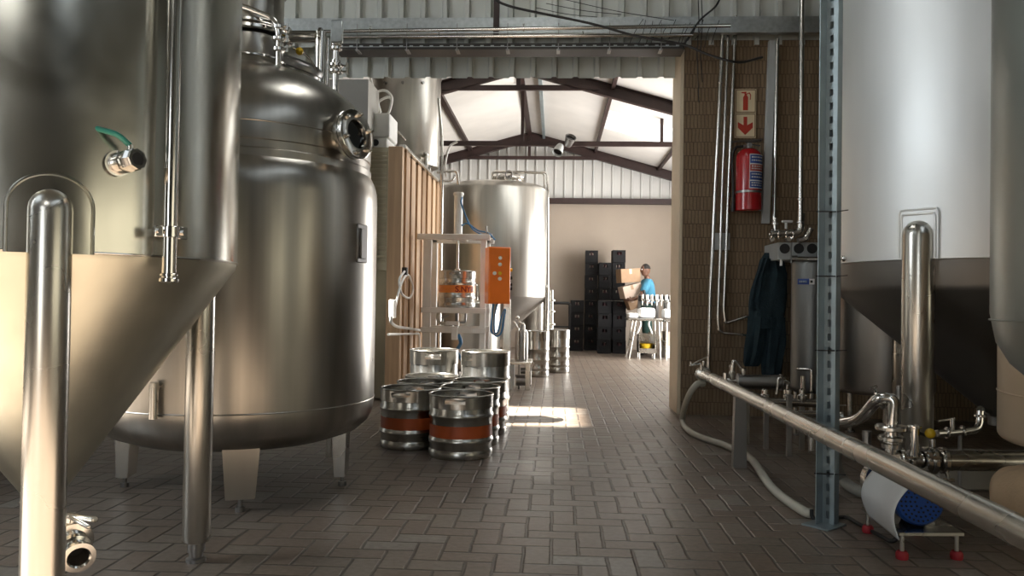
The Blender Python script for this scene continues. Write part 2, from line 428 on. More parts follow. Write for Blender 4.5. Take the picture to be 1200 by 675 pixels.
# brick wall beside the passage, with its plastered end
xe = WY(800, 300, YP).x
zt = WY(870, 47, YP).z
b = MB(); b.box(((xe + HX1) / 2, YP + .24, zt / 2), (HX1 - xe, .48, zt)); struct(b, 'wall_brick', 'brick')
b = MB(); b.box((xe - .018, YP + .245, zt / 2 - .02), (.036, .47, zt - .04), .006); struct(b, 'trim_reveal', 'cream')
# plastered wall on the other side of the passage
xw = WY(431, 120, 7.5).x
zl = WY(500, 90, 7.45).z
b = MB(); b.box(((HX0 + xw) / 2, YP + .59, zl / 2 - .003), (xw - HX0, .46, zl - .006)); struct(b, 'wall_passage', 'plaster')

def sheeting(mb, x0, x1, zb, zt_, Y, pitch=.2, rib=.045, foot=.066, top=.036, phase=0.0):
    """box-rib sheeting, ribs standing towards the camera; zt_ may be a function of x"""
    xs = []; x = x0 - ((x0 - phase) % pitch)
    while x < x1 + pitch:
        xs += [(x, 0), (x + pitch - foot, 0), (x + pitch - foot + (foot - top) / 2, -rib), (x + pitch - (foot - top) / 2, -rib)]; x += pitch
    xs = [(min(max(a, x0), x1), d) for a, d in xs if x0 - pitch < a < x1 + pitch]
    g = lambda v, a: v(a) if callable(v) else v
    for (a, da), (c, dc) in zip(xs, xs[1:]):
        if c - a < 1e-5: continue
        mb.add([(a, Y + da, g(zb, a)), (c, Y + dc, g(zb, c)), (c, Y + dc, g(zt_, c)), (a, Y + da, g(zt_, a))], [(0, 1, 2, 3)])
# sheeting above the passage: a lower band at the back of the wall, an upper one over everything
b = MB(); sheeting(b, HX0, xe - .02, zl, zt + .25, 7.5); struct(b, 'wall_lintel', 'sheet')
zbeam = WY(600, 33, YP - .12).z
b = MB(); sheeting(b, HX0, HX1, zbeam - .12, HZ, YP + .03); struct(b, 'wall_cladding', 'sheet')
b = MB(); b.box((-.2, 7.36, zt + .16), (12, .3, .01)); struct(b, 'trim_flashing', 'sheet')

# near hall shell
b = MB()
LY0, LY1, LZ0, LZ1 = -.6, 3.6, 2.3, 4.55
b.box((HX0 - .1, (HY0 + LY0) / 2, HZ / 2), (.2, LY0 - HY0, HZ)); b.box((HX0 - .1, (LY1 + YP) / 2, HZ / 2), (.2, YP - LY1, HZ)); b.box((HX0 - .1, (LY0 + LY1) / 2, (LZ1 + HZ) / 2), (.2, LY1 - LY0, HZ - LZ1)); b.box((HX0 - .1, (LY0 + LY1) / 2, LZ0 / 2), (.2, LY1 - LY0, LZ0))
struct(b, 'wall_left', 'hallwall')
b = MB(); b.box((HX1 + .1, (HY0 + YP) / 2, HZ / 2), (.2, YP - HY0, HZ)); struct(b, 'wall_right', 'hallwall')
b = MB()
BX0, BX1, BZ = -3.6, -1.0, 3.5
b.box(((HX0 + BX0) / 2, HY0 - .1, HZ / 2), (BX0 - HX0, .2, HZ)); b.box(((HX1 + BX1) / 2, HY0 - .1, HZ / 2), (HX1 - BX1, .2, HZ)); b.box(((BX0 + BX1) / 2, HY0 - .1, (BZ + HZ) / 2), (BX1 - BX0, .2, HZ - BZ))
struct(b, 'wall_rear', 'hallwall')
# hall roof: open sun slot on the far left, other unseen openings added for light
SX0, SX1, SY0, SY1 = -4.7, -3.55, 5.6, 6.7
holes = [(SX0, SX1, SY0, SY1), (-6.8, -3.2, -2.4, 1.2), (-1.2, .4, -5.2, -2.6), (1.9, 3.3, -3.5, 2.2), (-.6, .2, 3.6, 4.9)]
def slab_with_holes(mb, x0, x1, y0, y1, z, t, holes):
    xs = sorted({x0, x1, *[h[0] for h in holes], *[h[1] for h in holes]}); ys = sorted({y0, y1, *[h[2] for h in holes], *[h[3] for h in holes]})
    for xa, xb in zip(xs, xs[1:]):
        for ya, yb in zip(ys, ys[1:]):
            cx, cy = (xa + xb) / 2, (ya + yb) / 2
            if any(h[0] < cx < h[1] and h[2] < cy < h[3] for h in holes): continue
            mb.box((cx, cy, z + t / 2), (xb - xa, yb - ya, t))
b = MB(); slab_with_holes(b, HX0 - .2, HX1 + .2, HY0 - .2, YP + .1, HZ, .06, holes); struct(b, 'ceiling_hall', 'hallroof')
for i, h in enumerate([holes[2], holes[4]]):
    b = MB(); b.box(((h[0] + h[1]) / 2, (h[2] + h[3]) / 2, HZ + .03), (h[1] - h[0], h[3] - h[2], .01)); struct(b, 'window_and_added_pane_%d' % (i + 1), 'rooflight')

# far room shell
b = MB(); b.box((XL - .1, (7.6 + YB) / 2, 1.8), (.2, YB - 7.6, 3.6)); struct(b, 'wall_far_left', 'tan')
DY0, DY1, DZ = 10.9, 14.3, 3.0  # opening out of view, put in to light the far room
b = MB()
b.box((XR + .1, (7.6 + DY0) / 2, 1.7), (.2, DY0 - 7.6, 3.4)); b.box((XR + .1, (DY1 + YB) / 2, 1.7), (.2, YB - DY1, 3.4)); b.box((XR + .1, (DY0 + DY1) / 2, (DZ + 3.4) / 2), (.2, DY1 - DY0, 3.4 - DZ))
struct(b, 'wall_far_right', 'tan')
zg = WY(720, 238, YB).z
b = MB(); b.box(((XL + XR) / 2, YB + .1, zg / 2), (XR - XL + .4, .2, zg)); struct(b, 'wall_back', 'tan')
b = MB(); sheeting(b, XL - .1, XR + .1, zg, lambda x: roof_z(x) + .02, YB - .02, .2, .03, .05, .025); struct(b, 'wall_gable', 'sheet_far')
b = MB(); b.bar((XL, YB - .1, zg), (XR, YB - .1, zg), .14, .07); b.bar((XL, YB - .17, zg + .03), (XR, YB - .17, zg + .03), .012, .09); struct(b, 'trim_girt', 'rafter')

# roof of the far room: insulated slopes, a strip of rooflight on the right slope
def slope_pt(px, py, side=1):
    r = ray(px, py)     # z = RZ - SL*side*(x-RX)
    t = (RZ + SL * side * RX - 1.0) / (r.z + SL * side * r.x); return CAMLOC + r * t
q = [slope_pt(*p) for p in ((711, 137), (790, 146), (790, 170), (712, 152))]
lx0, lx1, ly0, ly1 = .85, 2.15, 13.0, 14.3
print('rooflight corners', [tuple(round(c, 2) for c in p) for p in q])
def slope(mb, x0, x1, y0, y1, lift=0.0, t=.05):
    mb.add([(x, y, roof_z(x) + lift + dz) for dz in (0, t) for x, y in ((x0, y0), (x1, y0), (x1, y1), (x0, y1))], [(0, 1, 2, 3), (4, 7, 6, 5), (0, 4, 5, 1), (1, 5, 6, 2), (2, 6, 7, 3), (3, 7, 4, 0)])
RH = [(lx0, lx1, ly0, ly1), (.3, 3.0, 7.75, 9.5)]  # the second one is out of view, added to let in more light
b = MB()
for X0, X1, hs in ((XL - .3, RX, []), (RX, XR + .3, [RH[0], RH[1]])):
    xs = sorted({X0, X1, *[h[0] for h in hs], *[h[1] for h in hs]}); ys = sorted({7.25, YB + .2, *[h[2] for h in hs], *[h[3] for h in hs]})
    for xa, xb in zip(xs, xs[1:]):
        for ya, yb in zip(ys, ys[1:]):
            if not any(h[0] < (xa + xb) / 2 < h[1] and h[2] < (ya + yb) / 2 < h[3] for h in hs): slope(b, xa, xb, ya, yb)
struct(b, 'ceiling_far', 'insul')
for i, h in enumerate(RH):
    b = MB(); slope(b, *h, lift=.02, t=.006); struct(b, 'window_and_added_pane_%d' % (i + 3), 'rooflight')

def ibeam(mb, a, c, h=.18, w=.10, t=.012, up=V((0, 0, 1))):
    a, c = V(a), V(c); d = (c - a).normalized(); s = up.cross(d).normalized(); n = d.cross(s)
    mb.bar(a, c, t, h, up=n)
    for k in (-1, 1): mb.bar(a + n * k * h / 2, c + n * k * h / 2, w, t, up=n)
for i, (Y, h) in enumerate(((11.5, .17), (YB - .22, .17), (7.9, .17))):
    e = .10
    for s, xend in ((1, XR - .02), (-1, XL + .02)):
        b = MB(); ibeam(b, (RX, Y, RZ - e), (xend, Y, roof_z(xend) - e), h);
        struct(b, 'roof_beam', 'rafter', 'dark brown steel rafter under the white insulated roof')
    if i < 2:
        zz = WY(620, 103, 11.5).z if i == 0 else WY(620, 185, YB - .22).z
        xx = (RZ - zz - .1) / SL
        b = MB(); b.bar((RX - xx, Y, zz), (RX + xx, Y, zz), .06, .07); struct(b, 'roof_beam', 'rafter', 'dark brown steel collar tie between the rafters')
        b = MB(); b.bar((RX - .02, Y, zz + .03), (RX - .02, Y, RZ - e), .06, .06); struct(b, 'roof_beam', 'rafter', 'dark brown steel king post above the collar tie')
for x in (RX - .02, RX + .28, RX + 1.35, RX + 2.65, RX - 1.25, RX - 2.5):
    b = MB(); b.bar((x, 7.3, roof_z(x) - .035), (x, YB, roof_z(x) - .035), .055 if x > RX else .09, .06); struct(b, 'roof_beam', 'zinc' if abs(x - RX - .28) < .01 else 'rafter', 'steel purlin running down the far roof')
for x, y in ((XL + .12, 11.5), (XL + .12, YB - .22), (XR - .12, YB - .22)):
    b = MB(); ibeam(b, (x, y, 0), (x, y, roof_z(x) - .1), .18, .1, .012, V((1, 0, 0))); struct(b, 'roof_beam', 'rafter')

# ================================================================== OVERHEAD, ALONG THE CLADDING
yb = YP - .12
b = MB()
z0 = WY(600, 21, yb).z; z1 = WY(600, 41, yb).z
b.bar((HX0 + .05, yb, (z0 + z1) / 2), (HX1 - .05, yb, (z0 + z1) / 2), .012, z0 - z1)
b.bar((HX0 + .05, yb + .03, z0), (HX1 - .05, yb + .03, z0), .065, .008); b.bar((HX0 + .05, yb - .03, z1), (HX1 - .05, yb - .03, z1), .065, .008)
struct(b, 'beam_girt', 'galv', 'galvanised girt across the sheeting above the passage')
b = MB(); x = WY(582, 10, yb - .03).x; b.bar((x, yb - .03, z1 - .01), (x, yb - .03, HZ - .02), .06, .05); struct(b, 'beam_post', 'rafter', 'short dark steel upright on the girt')

# cable ladder with its bundle
yt = YP - .24
zt0 = WY(600, 62, yt).z
xa, xb = WY(396, 60, yt).x, WY(800, 60, yt).x
t = thing('cable_tray', 'dark perforated cable tray under the galvanised girt above the passage', 'cable tray', ((xa + xb) / 2, yt, zt0))
b = MB()
b.box(((xa + xb) / 2, yt, zt0), (xb - xa, .22, .006))
for s in (-1, 1): b.box(((xa + xb) / 2, yt + s * .11, zt0 + .025), (xb - xa, .004, .05))
b.build('tray', 'tray', t)
b = MB(); n = 34; comb = [(xa + .05, .0), (xb - .05, .0)]
for k in range(n):
    x = xb - .06 - (xb - xa - .12) * k / (n - 1); comb += [(x + .015, .004), (x + .015, .014), (x - .015, .014), (x - .015, .004)]
b.prism(comb, .003, Matrix(((1, 0, 0, 0), (0, 0, -1, yt - .1135), (0, 1, 0, zt0 + .018), (0, 0, 0, 1))))
b.build('slot_pattern', 'galv', t)
for k in range(7):
    x = xa + .2 + (xb - xa - .4) * k / 6
    b = MB(); b.cyl((x, yt - .119, zt0 - .012), (x, yt - .119, zt0 + .22), .004, 8); b.cyl((x, yt - .119, zt0 - .02), (x, yt - .119, zt0 - .008), .013, 6); b.box((x, yt - .06, zt0 - .007), (.03, .13, .006)); b.build('hanger', 'darksteel', t)
cols = ['black', 'card', 'band', 'black', 'darkred', 'hose_grey']
for k in range(6):
    yy = yt - .085 + .034 * k; r = random.Random(k)
    pts = [(xa + .02 + (xb - xa - .04) * i / 30, yy + r.uniform(-.006, .006), zt0 + .025 + .01 * r.random() + .014 * (k % 2)) for i in range(31)]
    c = MB(); c.tube(spline(pts, 3), .013, 8)
    tag(c.build('cable', cols[k]), ['black cable lying at the front edge of the overhead tray', 'brown cable second from the front of the overhead tray', 'rust orange cable along the middle of the overhead tray', 'black cable just behind the orange one in the overhead tray', 'dark red cable towards the back of the overhead tray', 'grey cable at the back of the overhead tray'][k], 'cable')

# long product pipes over the passage
yq = YP - .42
def long_pipe(px0, py0, px1, py1, Y, r, label, name='product_pipe', mat='tube', collars=()):
    a, c = WY(px0, py0, Y), WY(px1, py1, Y)
    t = thing(name, label, 'pipe', a); b = MB(); b.tube([a, c], r, 14); b.build('pipe', mat, t)
    for s in collars:
        q = a.lerp(c, s); b = MB(); triclamp(b, q, c - a, r, True); b.build('clamp', 'tube', t)
    return t
long_pipe(378, 37, 856, 30, yq, .016, 'upper of two thin bright steel pipes crossing above the passage', collars=(.12, .5))
long_pipe(390, 43.5, 812, 41, yq - .02, .014, 'lower of two thin bright steel pipes crossing above the passage', collars=(.3, .7))

# tangle of wires over the brick corner
def wire(pts, r, label, mat='black', name='cable', cat='cable', k=8):
    b = MB(); b.tube(spline(pts, k), r, 8); return tag(b.build(name, mat), label, cat)
yw = YP - .52
wire([WY(572, -6, yw), WY(600, 8, yw), WY(690, 27, yw), WY(745, 42, yw), WY(800, 52, yw), WY(830, 64, yw), WY(865, 73, yw), WY(893, 67, YP - .1)], .011, 'thick black cable sagging from the sheeting to the brick wall')
wire([WY(845, -5, yw + .05), WY(838, 8, yw + .05), WY(820, 24, yw + .05), WY(806, 45, yw + .1), WY(800, 56, yw + .1)], .008, 'black cable rising steeply above the brick corner')
for k, (a, c) in enumerate((((640, 4), (728, 17)), ((628, 9), (700, 20)), ((655, -2), (790, 24)))):
    m = ((a[0] + c[0]) / 2, (a[1] + c[1]) / 2 + 2)
    wire([WY(*a, yw + .1), WY(*m, yw + .1), WY(*c, yw + .12)], .003, ['middle of three thin wires slanting across the upper sheeting', 'lowest of three thin wires slanting across the upper sheeting', 'highest of three thin wires slanting across the upper sheeting'][k], name='wire', cat='wire')
for k in range(12):
    r = random.Random(40 + k); px = 745 + 8.5 * k + r.uniform(-3, 3)
    wire([WY(px + r.uniform(2, 10), 28 + r.uniform(-6, 4), yw + .14), WY(px, 38 + r.uniform(-4, 4), yw + .1), WY(px - r.uniform(2, 8), 50 + r.uniform(-4, 6), yw + .14)], .003, 'thin dark wire end in the tangle over the brick corner', name='wire', cat='wire', k=5)['group'] = 'wire tangle over the brick corner'
for k, px in enumerate((818, 822)):
    wire([WY(px, -5, yw + .16), WY(px + 1, 30, yw + .16), WY(px - 1, 62, yw + .16), WY(px + 1, 120 - 24 * k, YP - .02)], .004, ['thin dark wire hanging longest down the brick corner', 'thin dark wire hanging beside the longest one on the brick corner'][k], name='wire', cat='wire')
# ================================================================== BIG VESSELS
def hit_cyl(px, py, cx, cy, R):
    """where the view ray first meets the upright cylinder"""
    d = ray(px, py); ox, oy = -cx, -cy
    A = d.x ** 2 + d.y ** 2; B = 2 * (d.x * ox + d.y * oy); C = ox ** 2 + oy ** 2 - R * R
    D = B * B - 4 * A * C
    t = (-B - math.sqrt(max(D, 0))) / (2 * A); return CAMLOC + d * t
def outward(p, c): return V((p.x - c.x, p.y - c.y, 0)).normalized()

def tube_leg(parent, x, y, r, zt_, foot_r=None, mat='brush', dome=True, tow=None):
    fr = foot_r or r * .62
    b = MB(); p = [(r * .9, .075), (r, .085), (r, zt_ - (r if dome else 0))]
    if dome: p += [(r * math.cos(a), zt_ - r + r * math.sin(a)) for a in (.3, .6, .9, 1.2, 1.45)] + [(0, zt_)]
    b.lathe([(0, .075)] + p, Matrix.Translation((x, y, 0)), 40); leg = b.build('leg', mat, parent)
    b = MB(); b.lathe([(0, 0), (fr * 1.15, 0), (fr * 1.15, .012), (fr * .8, .018), (fr * .8, .035), (fr, .036), (fr, .077), (0, .077)], Matrix.Translation((x, y, 0)), 28); b.build('foot', 'darksteel', leg)
    return leg

def leg_pad(parent, c, R, ang, half, z0, z1, mat):
    b = MB(); rr = R + .005; hw = half / R; ro = half * .9
    top = lambda u: z1 - ro * (1 - math.sqrt(max(0, 1 - u * u)))
    b.grid(lambda i, j: V((c.x + rr * math.cos(ang + (2 * i - 1) * hw), c.y + rr * math.sin(ang + (2 * i - 1) * hw), z0 + (top((2 * i - 1) * .995) - z0) * j)), 24, 6)
    edge = [V((c.x + rr * math.cos(ang - hw), c.y + rr * math.sin(ang - hw), z0))]
    edge += [V((c.x + rr * math.cos(ang + u * hw), c.y + rr * math.sin(ang + u * hw), top(u))) for u in [-math.cos(PI * k / 24) for k in range(25)]]
    edge += [V((c.x + rr * math.cos(ang + hw), c.y + rr * math.sin(ang + hw), z0))]
    b.tube(edge, .005, 8); return b.build('leg_pad', mat, parent)

# ---------------------------------------------------------------- conical fermenter, close on the left
fc = CD(56, 343, 2.478); FR = .557; fc.z = 0
ferm = thing('conical_fermenter', 'big polished conical fermenter with a green handled sample valve, closest tank', 'fermentation tank', fc)
ZJ, ZC = 1.105, .375
b = MB(); b.lathe([(FR, ZJ), (FR, 2.35), (FR - .02, 2.47), (FR - .08, 2.56), (FR - .22, 2.65), (.2, 2.71), (0, 2.73)], Matrix.Translation(fc), 128); b.build('shell', 'ferm', ferm)
b = MB(); b.lathe([(FR, ZJ + .004), (FR - .006, ZJ - .02), (.062, ZC + .01), (.052, ZC), (.05, ZC - .03)], Matrix.Translation(fc), 128); b.build('cone', 'ferm_cone', ferm)
b = MB(); b.torus(fc + V((0, 0, ZJ)), (0, 0, 1), FR, .0035, 128, 8); b.build('weld_seam', 'brush', ferm)
l1, l2 = CD(57, 343, 2.0), CD(236, 346, 3.0)
a1, a2 = math.atan2(l1.y - fc.y, l1.x - fc.x), math.atan2(l2.y - fc.y, l2.x - fc.x)
tube_leg(ferm, l1.x, l1.y, .0508, 1.262)
tube_leg(ferm, l2.x, l2.y, .0508, 1.262)
tube_leg(ferm, fc.x + FR * math.cos((a1 + a2) / 2 + PI), fc.y + FR * math.sin((a1 + a2) / 2 + PI), .0508, 1.262)
for a in (a1, a2, (a1 + a2) / 2 + PI): leg_pad(ferm, fc, FR, a, .095, 1.10, 1.30, 'ferm')
# sample valve
p = hit_cyl(137, 192, fc.x, fc.y, FR); n = outward(p, fc); d = (n * .75 + V((.55, 0, 0)) + V((0, 0, .12))).normalized()
b = MB(); b.cyl(p - n * .01, p + n * .012, .034, 28); b.cyl(p, p + d * .03, .024, 24); T = frame_of(p + d * .03, d)
b.lathe([(0, 0), (.026, 0), (.031, .006), (.031, .034), (.027, .04), (.027, .052), (.018, .052), (.017, .02), (0, .02)], T, 8)
sv = b.build('sample_valve', 'tube', ferm)
b = MB(); q = p + d * .05 + V((0, 0, .03)); b.cyl(q - V((0, 0, .012)), q + V((0, 0, .012)), .008, 12)
qa = q + V((0, 0, .010)); v1 = CD(130, 157, 2.03); v2 = CD(98, 148, 2.05)
dv = qa - CD(137, 170, 2.03)
b2 = MB(); b2.tube(fillet([qa, v1 + dv * .5, v2 + dv * .5], .015), .0075, 10); b.build('valve_stem', 'tube', sv); b2.build('valve_handle', 'teal', sv, 'teal green lever')
b = MB(); b.cyl(p + d * .081, p + d * .0505, .0165, 20); b.build('valve_bore', 'black', sv)
# cleaning pipe down the front
pp = hit_cyl(198.5, 300, fc.x, fc.y, FR + .055); zb = WY(197, 330, pp.y).z
b = MB(); b.tube([(pp.x, pp.y, zb), (pp.x, pp.y, 2.3)], .0185, 24)
b.ring((pp.x, pp.y, zb + .004), (0, 0, 1), .017, .0085, .012); b.ring((pp.x, pp.y, zb + .018), (0, 0, 1), .017, .006, .008)
cp = b.build('cleaning_pipe', 'tube', ferm)
for zc in (WY(198, 272, pp.y).z, 2.0):
    n = outward(pp, fc); s = V((-n.y, n.x, 0)); b = MB(); c = V((pp.x, pp.y, zc))
    b.ring(c, (0, 0, 1), .0186, .006, .030); b.bar(c - n * .02, c - n * .062, .02, .02); b.bar(c + s * .022, c + s * .052, .010, .034, .002); b.bar(c - s * .022, c - s * .046, .010, .030, .002); b.cyl(c + s * .038 - n * .01, c + s * .038 + n * .012, .008, 6); b.cyl(c - s * .036 - n * .01, c - s * .036 + n * .010, .007, 6)
    b.build('pipe_clip', 'tube', cp)
# bottom outlet and butterfly valve
e = V((fc.x, fc.y, ZC - .03)); dd = (CD(97, 660, 2.08) - CD(79, 613, 2.26)).normalized()
b = MB(); b.ring(e + V((0, 0, .008)), (0, 0, 1), .05, .014, .014); b.ring(e + V((0, 0, -.012)), (0, 0, 1), .05, .012, .014)
b.tube(spline([e, e + V((0, 0, -.04)), CD(78, 622, 2.31)], 8), .034, 20)
out = b.build('outlet_elbow', 'tube', ferm)
T = frame_of(CD(85, 634, 2.24), dd); b = MB()
b.lathe([(.02, -.05), (.036, -.05), (.036, -.02), (.052, -.018), (.054, -.01), (.054, .006), (.038, .010), (.036, .03), (.041, .035), (.041, .052), (.032, .056), (.034, .085), (.043, .088), (.043, .10), (.030, .10), (.026, .095), (.026, .02)], T, 40)
b.cyl(CD(83, 611, 2.22), CD(85, 603, 2.22), .018, 16)
vb = b.build('outlet_valve', 'tube', ferm)
b = MB(); b.bar(CD(80, 604, 2.19), CD(112, 609, 2.12), .018, .014, .004); b.bar(CD(82, 606, 2.17), CD(104, 618, 2.10), .012, .010, .003); b.build('valve_lever', 'brush', vb)
b = MB(); b.cyl(T @ V((0, 0, .03)), T @ V((0, 0, .035)), .026, 24); b.build('valve_disc', 'black', vb)

# ---------------------------------------------------------------- jacketed kettle behind it
kc = CD(283, 347, 4.2); kc.z = 0; KR = .70
ket = thing('jacketed_kettle', 'wide steel brew kettle with a domed lid and round flanged porthole', 'brewing vessel', kc)
TK = Matrix.Translation(kc)
b = MB(); b.lathe([(0, .225), (.3, .24), (.52, .275), (.62, .31), (.672, .355), (.694, .405), (KR, .46), (KR, 1.50), (.697, 1.555), (.686, 1.60), (.668, 1.635), (.652, 1.65)], TK, 128); b.build('jacket', 'kettle', ket)
b = MB(); b.lathe([(.652, 1.63), (.664, 1.637), (.664, 1.672), (.656, 1.68), (.656, 1.715), (.661, 1.72), (.661, 1.80), (.654, 1.865), (.636, 1.925), (.606, 1.98), (.562, 2.03), (.50, 2.08), (.42, 2.125), (.32, 2.165), (.2, 2.196), (.1, 2.21), (0, 2.215)], TK, 128); b.build('dome', 'kettle', ket)
for z_, r_ in ((1.80, .662), (.47, KR)): b = MB(); b.torus(kc + V((0, 0, z_)), (0, 0, 1), r_, .0035, 96, 8); b.build('weld_seam', 'kettle', ket)
nx = kc + V((.02, .02, 0)); Tn = Matrix.Translation(nx)
b = MB(); b.lathe([(.19, 2.18), (.165, 2.235), (.165, 2.36)], Tn, 48); b.lathe([(.165, 2.42), (.165, 2.9), (.15, 2.94), (0, 2.95)], Tn, 48)
nk = b.build('neck', 'kettle', ket)
for z in (2.245, 2.39, 2.62):
    b = MB(); b.ring(nx + V((0, 0, z)), (0, 0, 1), .163, .03 if z == 2.39 else .018, .03 if z == 2.39 else .016, 48)
    if z == 2.39: b.ring(nx + V((0, 0, z + .035)), (0, 0, 1), .163, .02, .022, 48)
    b.build('neck_collar', 'tube', nk)
# porthole
az = math.radians(-24); pz = WY(414, 165, kc.y - .2).z; pd = V((math.cos(az), math.sin(az), .10)).normalized(); pc = kc + V((math.cos(az) * .62, math.sin(az) * .62, pz))
T = frame_of(pc, pd)
b = MB(); b.lathe([(.085, -.05), (.085, .075), (.118, .075), (.122, .08), (.122, .096), (.118, .10), (.10, .10), (.10, .104), (.122, .104), (.122, .124), (.116, .128), (.072, .128), (.068, .118), (.068, .09)], T, 56)
ph = b.build('porthole_flange', 'tube', ket)
b = MB(); b.cyl(T @ V((0, 0, .085)), T @ V((0, 0, .108)), .0685, 40); b.build('sight_glass', 'glassdark', ph)
for k in range(6):
    a = 2 * PI * k / 6 + .3; b = MB(); x, y = .101 * math.cos(a), .101 * math.sin(a)
    b.cyl(T @ V((x, y, .126)), T @ V((x, y, .142)), .0125, 6); b.cyl(T @ V((x, y, .14)), T @ V((x, y, .154)), .006, 10); b.build('flange_bolt', 'brush', ph)
# feet: tapered box legs on levelling bolts
kf = [CD(281, 600, 3.68), CD(401, 567, 4.22), CD(146, 572, 4.12)]
kf.append(V((2 * kc.x - kf[0].x, 2 * kc.y - kf[0].y, 0)))
for p in kf:
    n = outward(p, kc); a = math.atan2(n.y, n.x); T = Matrix.Translation((p.x, p.y, 0)) @ Matrix.Rotation(a, 4, 'Z')
    b = MB(); tw, bw, zt_, zb_ = .088, .066, .36, .058
    vs = [(-.05, -tw, zt_), (.028, -tw, zt_), (.028, tw, zt_), (-.05, tw, zt_), (-.035, -bw, zb_), (.02, -bw, zb_), (.02, bw, zb_), (-.035, bw, zb_)]
    b.add(vs, [(0, 1, 2, 3), (7, 6, 5, 4), (0, 4, 5, 1), (1, 5, 6, 2), (2, 6, 7, 3), (3, 7, 4, 0)], T)
    lg = b.build('leg', 'brush', ket)
    b = MB(); b.cyl((p.x, p.y, .02), (p.x, p.y, .06), .011, 12); b.cyl((p.x, p.y, 0), (p.x, p.y, .022), .022, 20); b.build('levelling_foot', 'darksteel', lg)
# bracket plate and drain tube on the jacket
q = hit_cyl(424, 285, kc.x, kc.y, KR + .002); n = outward(q, kc); s = V((-n.y, n.x, 0)); z0, z1 = WY(424, 308, q.y).z, WY(424, 263, q.y).z
b = MB(); b.bar((q.x, q.y, z0) , (q.x, q.y, z1), .105, .012, .004, n); b.bar(V((q.x, q.y, z0 + .02)) + n * .008, V((q.x, q.y, z1 - .02)) + n * .008, .05, .010, .003, n); b.build('bracket_plate', 'darksteel', ket, 'small dull plate on the jacket')
q = hit_cyl(180, 470, kc.x, kc.y, KR + .028); b = MB(); z0, z1 = WY(180, 491, q.y).z, WY(180, 448, q.y).z
b.tube([(q.x, q.y, z0), (q.x, q.y, z1)], .019, 16); n = outward(q, kc); b.tube([V((q.x, q.y, z1 - .02)), V((q.x, q.y, z1 - .02)) - n * .04], .015, 12); b.build('drain_tube', 'brush', ket)
# vent pipe over the neck with clamps
D0 = 4.05
b = MB(); b.tube(fillet([CD(262, 2, D0), CD(285, 7, D0), CD(322, 22, D0), CD(327, 40, D0), CD(326, 84, D0 + .02)], .09, 8), .014, 14)
vp = b.build('vent_pipe', 'tube', ket)
for y, r in ((32, .026), (46, .03), (58, .026)):
    b = MB(); c = CD(327, y, D0 + .01); b.ring(c, (0, 0, 1), .0145, r - .01, .022); s = V((.045, -.01, 0)); b.cyl(c, c + s, .008, 8); b.bar(c + s - V((0, 0, .018)), c + s + V((0, 0, .018)), .008, .012); b.build('clamp', 'tube', vp)
# rear manhole lid
q = CD(350, 76, 4.45); b = MB(); T = frame_of(q, V((.35, -.12, 1))); b.lathe([(0, .03), (.10, .026), (.135, .008), (.14, 0), (.14, -.025), (.125, -.03), (.125, -.12)], T, 40); mh = b.build('manhole_lid', 'darksteel', ket)
b = MB(); b.tube(spline([CD(343, 56, 4.3), CD(360, 66, 4.35), CD(372, 84, 4.4)], 6), .006, 8); b.build('lid_hinge', 'tube', mh)
b = MB(); b.sphere(CD(351, 60, 4.28), .021); b.build('lid_knob', 'yellow', mh, 'yellow ball knob')

# ---------------------------------------------------------------- third vessel at the frame's edge
gc = CD(-128, 343, 4.25); gc.z = 0
tk = thing('dished_tank', 'steel tank standing behind the closest conical fermenter, mostly hidden', 'tank', gc)
b = MB(); b.lathe([(0, .20), (.35, .215), (.56, .26), (.66, .32), (.694, .39), (.70, .46), (.70, 1.9), (.66, 2.02), (.5, 2.12), (0, 2.2)], Matrix.Translation(gc), 96); b.build('shell', 'kettle', tk)
for k in range(4):
    p = CD(14, 600, 3.85) if k == 0 else None
    if k == 0: a0 = math.atan2(p.y - gc.y, p.x - gc.x); rr = min(V((p.x - gc.x, p.y - gc.y)).length, .6)
    a = a0 + k * PI / 2; p = gc + V((rr * math.cos(a), rr * math.sin(a), 0)); T = Matrix.Translation((p.x, p.y, 0)) @ Matrix.Rotation(a, 4, 'Z')
    b = MB(); b.box((0, 0, .20), (.07, .13, .34), .006, T); lg = b.build('leg', 'brush', tk)
    b = MB(); b.cyl((p.x, p.y, 0), (p.x, p.y, .035), .022, 16); b.build('levelling_foot', 'darksteel', lg)

# ---------------------------------------------------------------- pipework over the kettle
D1 = 4.75
t = thing('vapour_pipe', 'fat steel pipe running level beside the kettle neck then dropping', 'pipe', CD(375, 42, D1))
b = MB(); b.tube([CD(336, 43, D1), CD(371, 43, D1)], .036, 24); b.build('pipe', 'tube', t)
b = MB(); c = CD(376, 42, D1); b.tube([c + V((0, 0, .02)), V((c.x, c.y, c.z - .36))], .034, 24); b.ring(c, (1, 0, 0), .034, .014, .02); b.build('drop_pipe', 'tube', t)
for px in (334, 339): b = MB(); b.ring(CD(px, 43, D1), (1, 0, 0), .034, .022, .018); b.build('clamp', 'tube', t)
b = MB(); c = CD(384.5, 45, D1 + .05); b.tube([c, V((c.x, c.y, c.z - .42))], .010, 12); b.build('small_pipe', 'tube', t)
t = thing('riser_pipe', 'upright steel pipe with stacked clamps and a bracket above the kettle', 'pipe', CD(394, 75, 5.0))
c = CD(394, 50, 5.0); b = MB(); b.tube([V((c.x, c.y, c.z + .06)), V((c.x, c.y, .0))], .020, 18); b.build('pipe', 'tube', t)
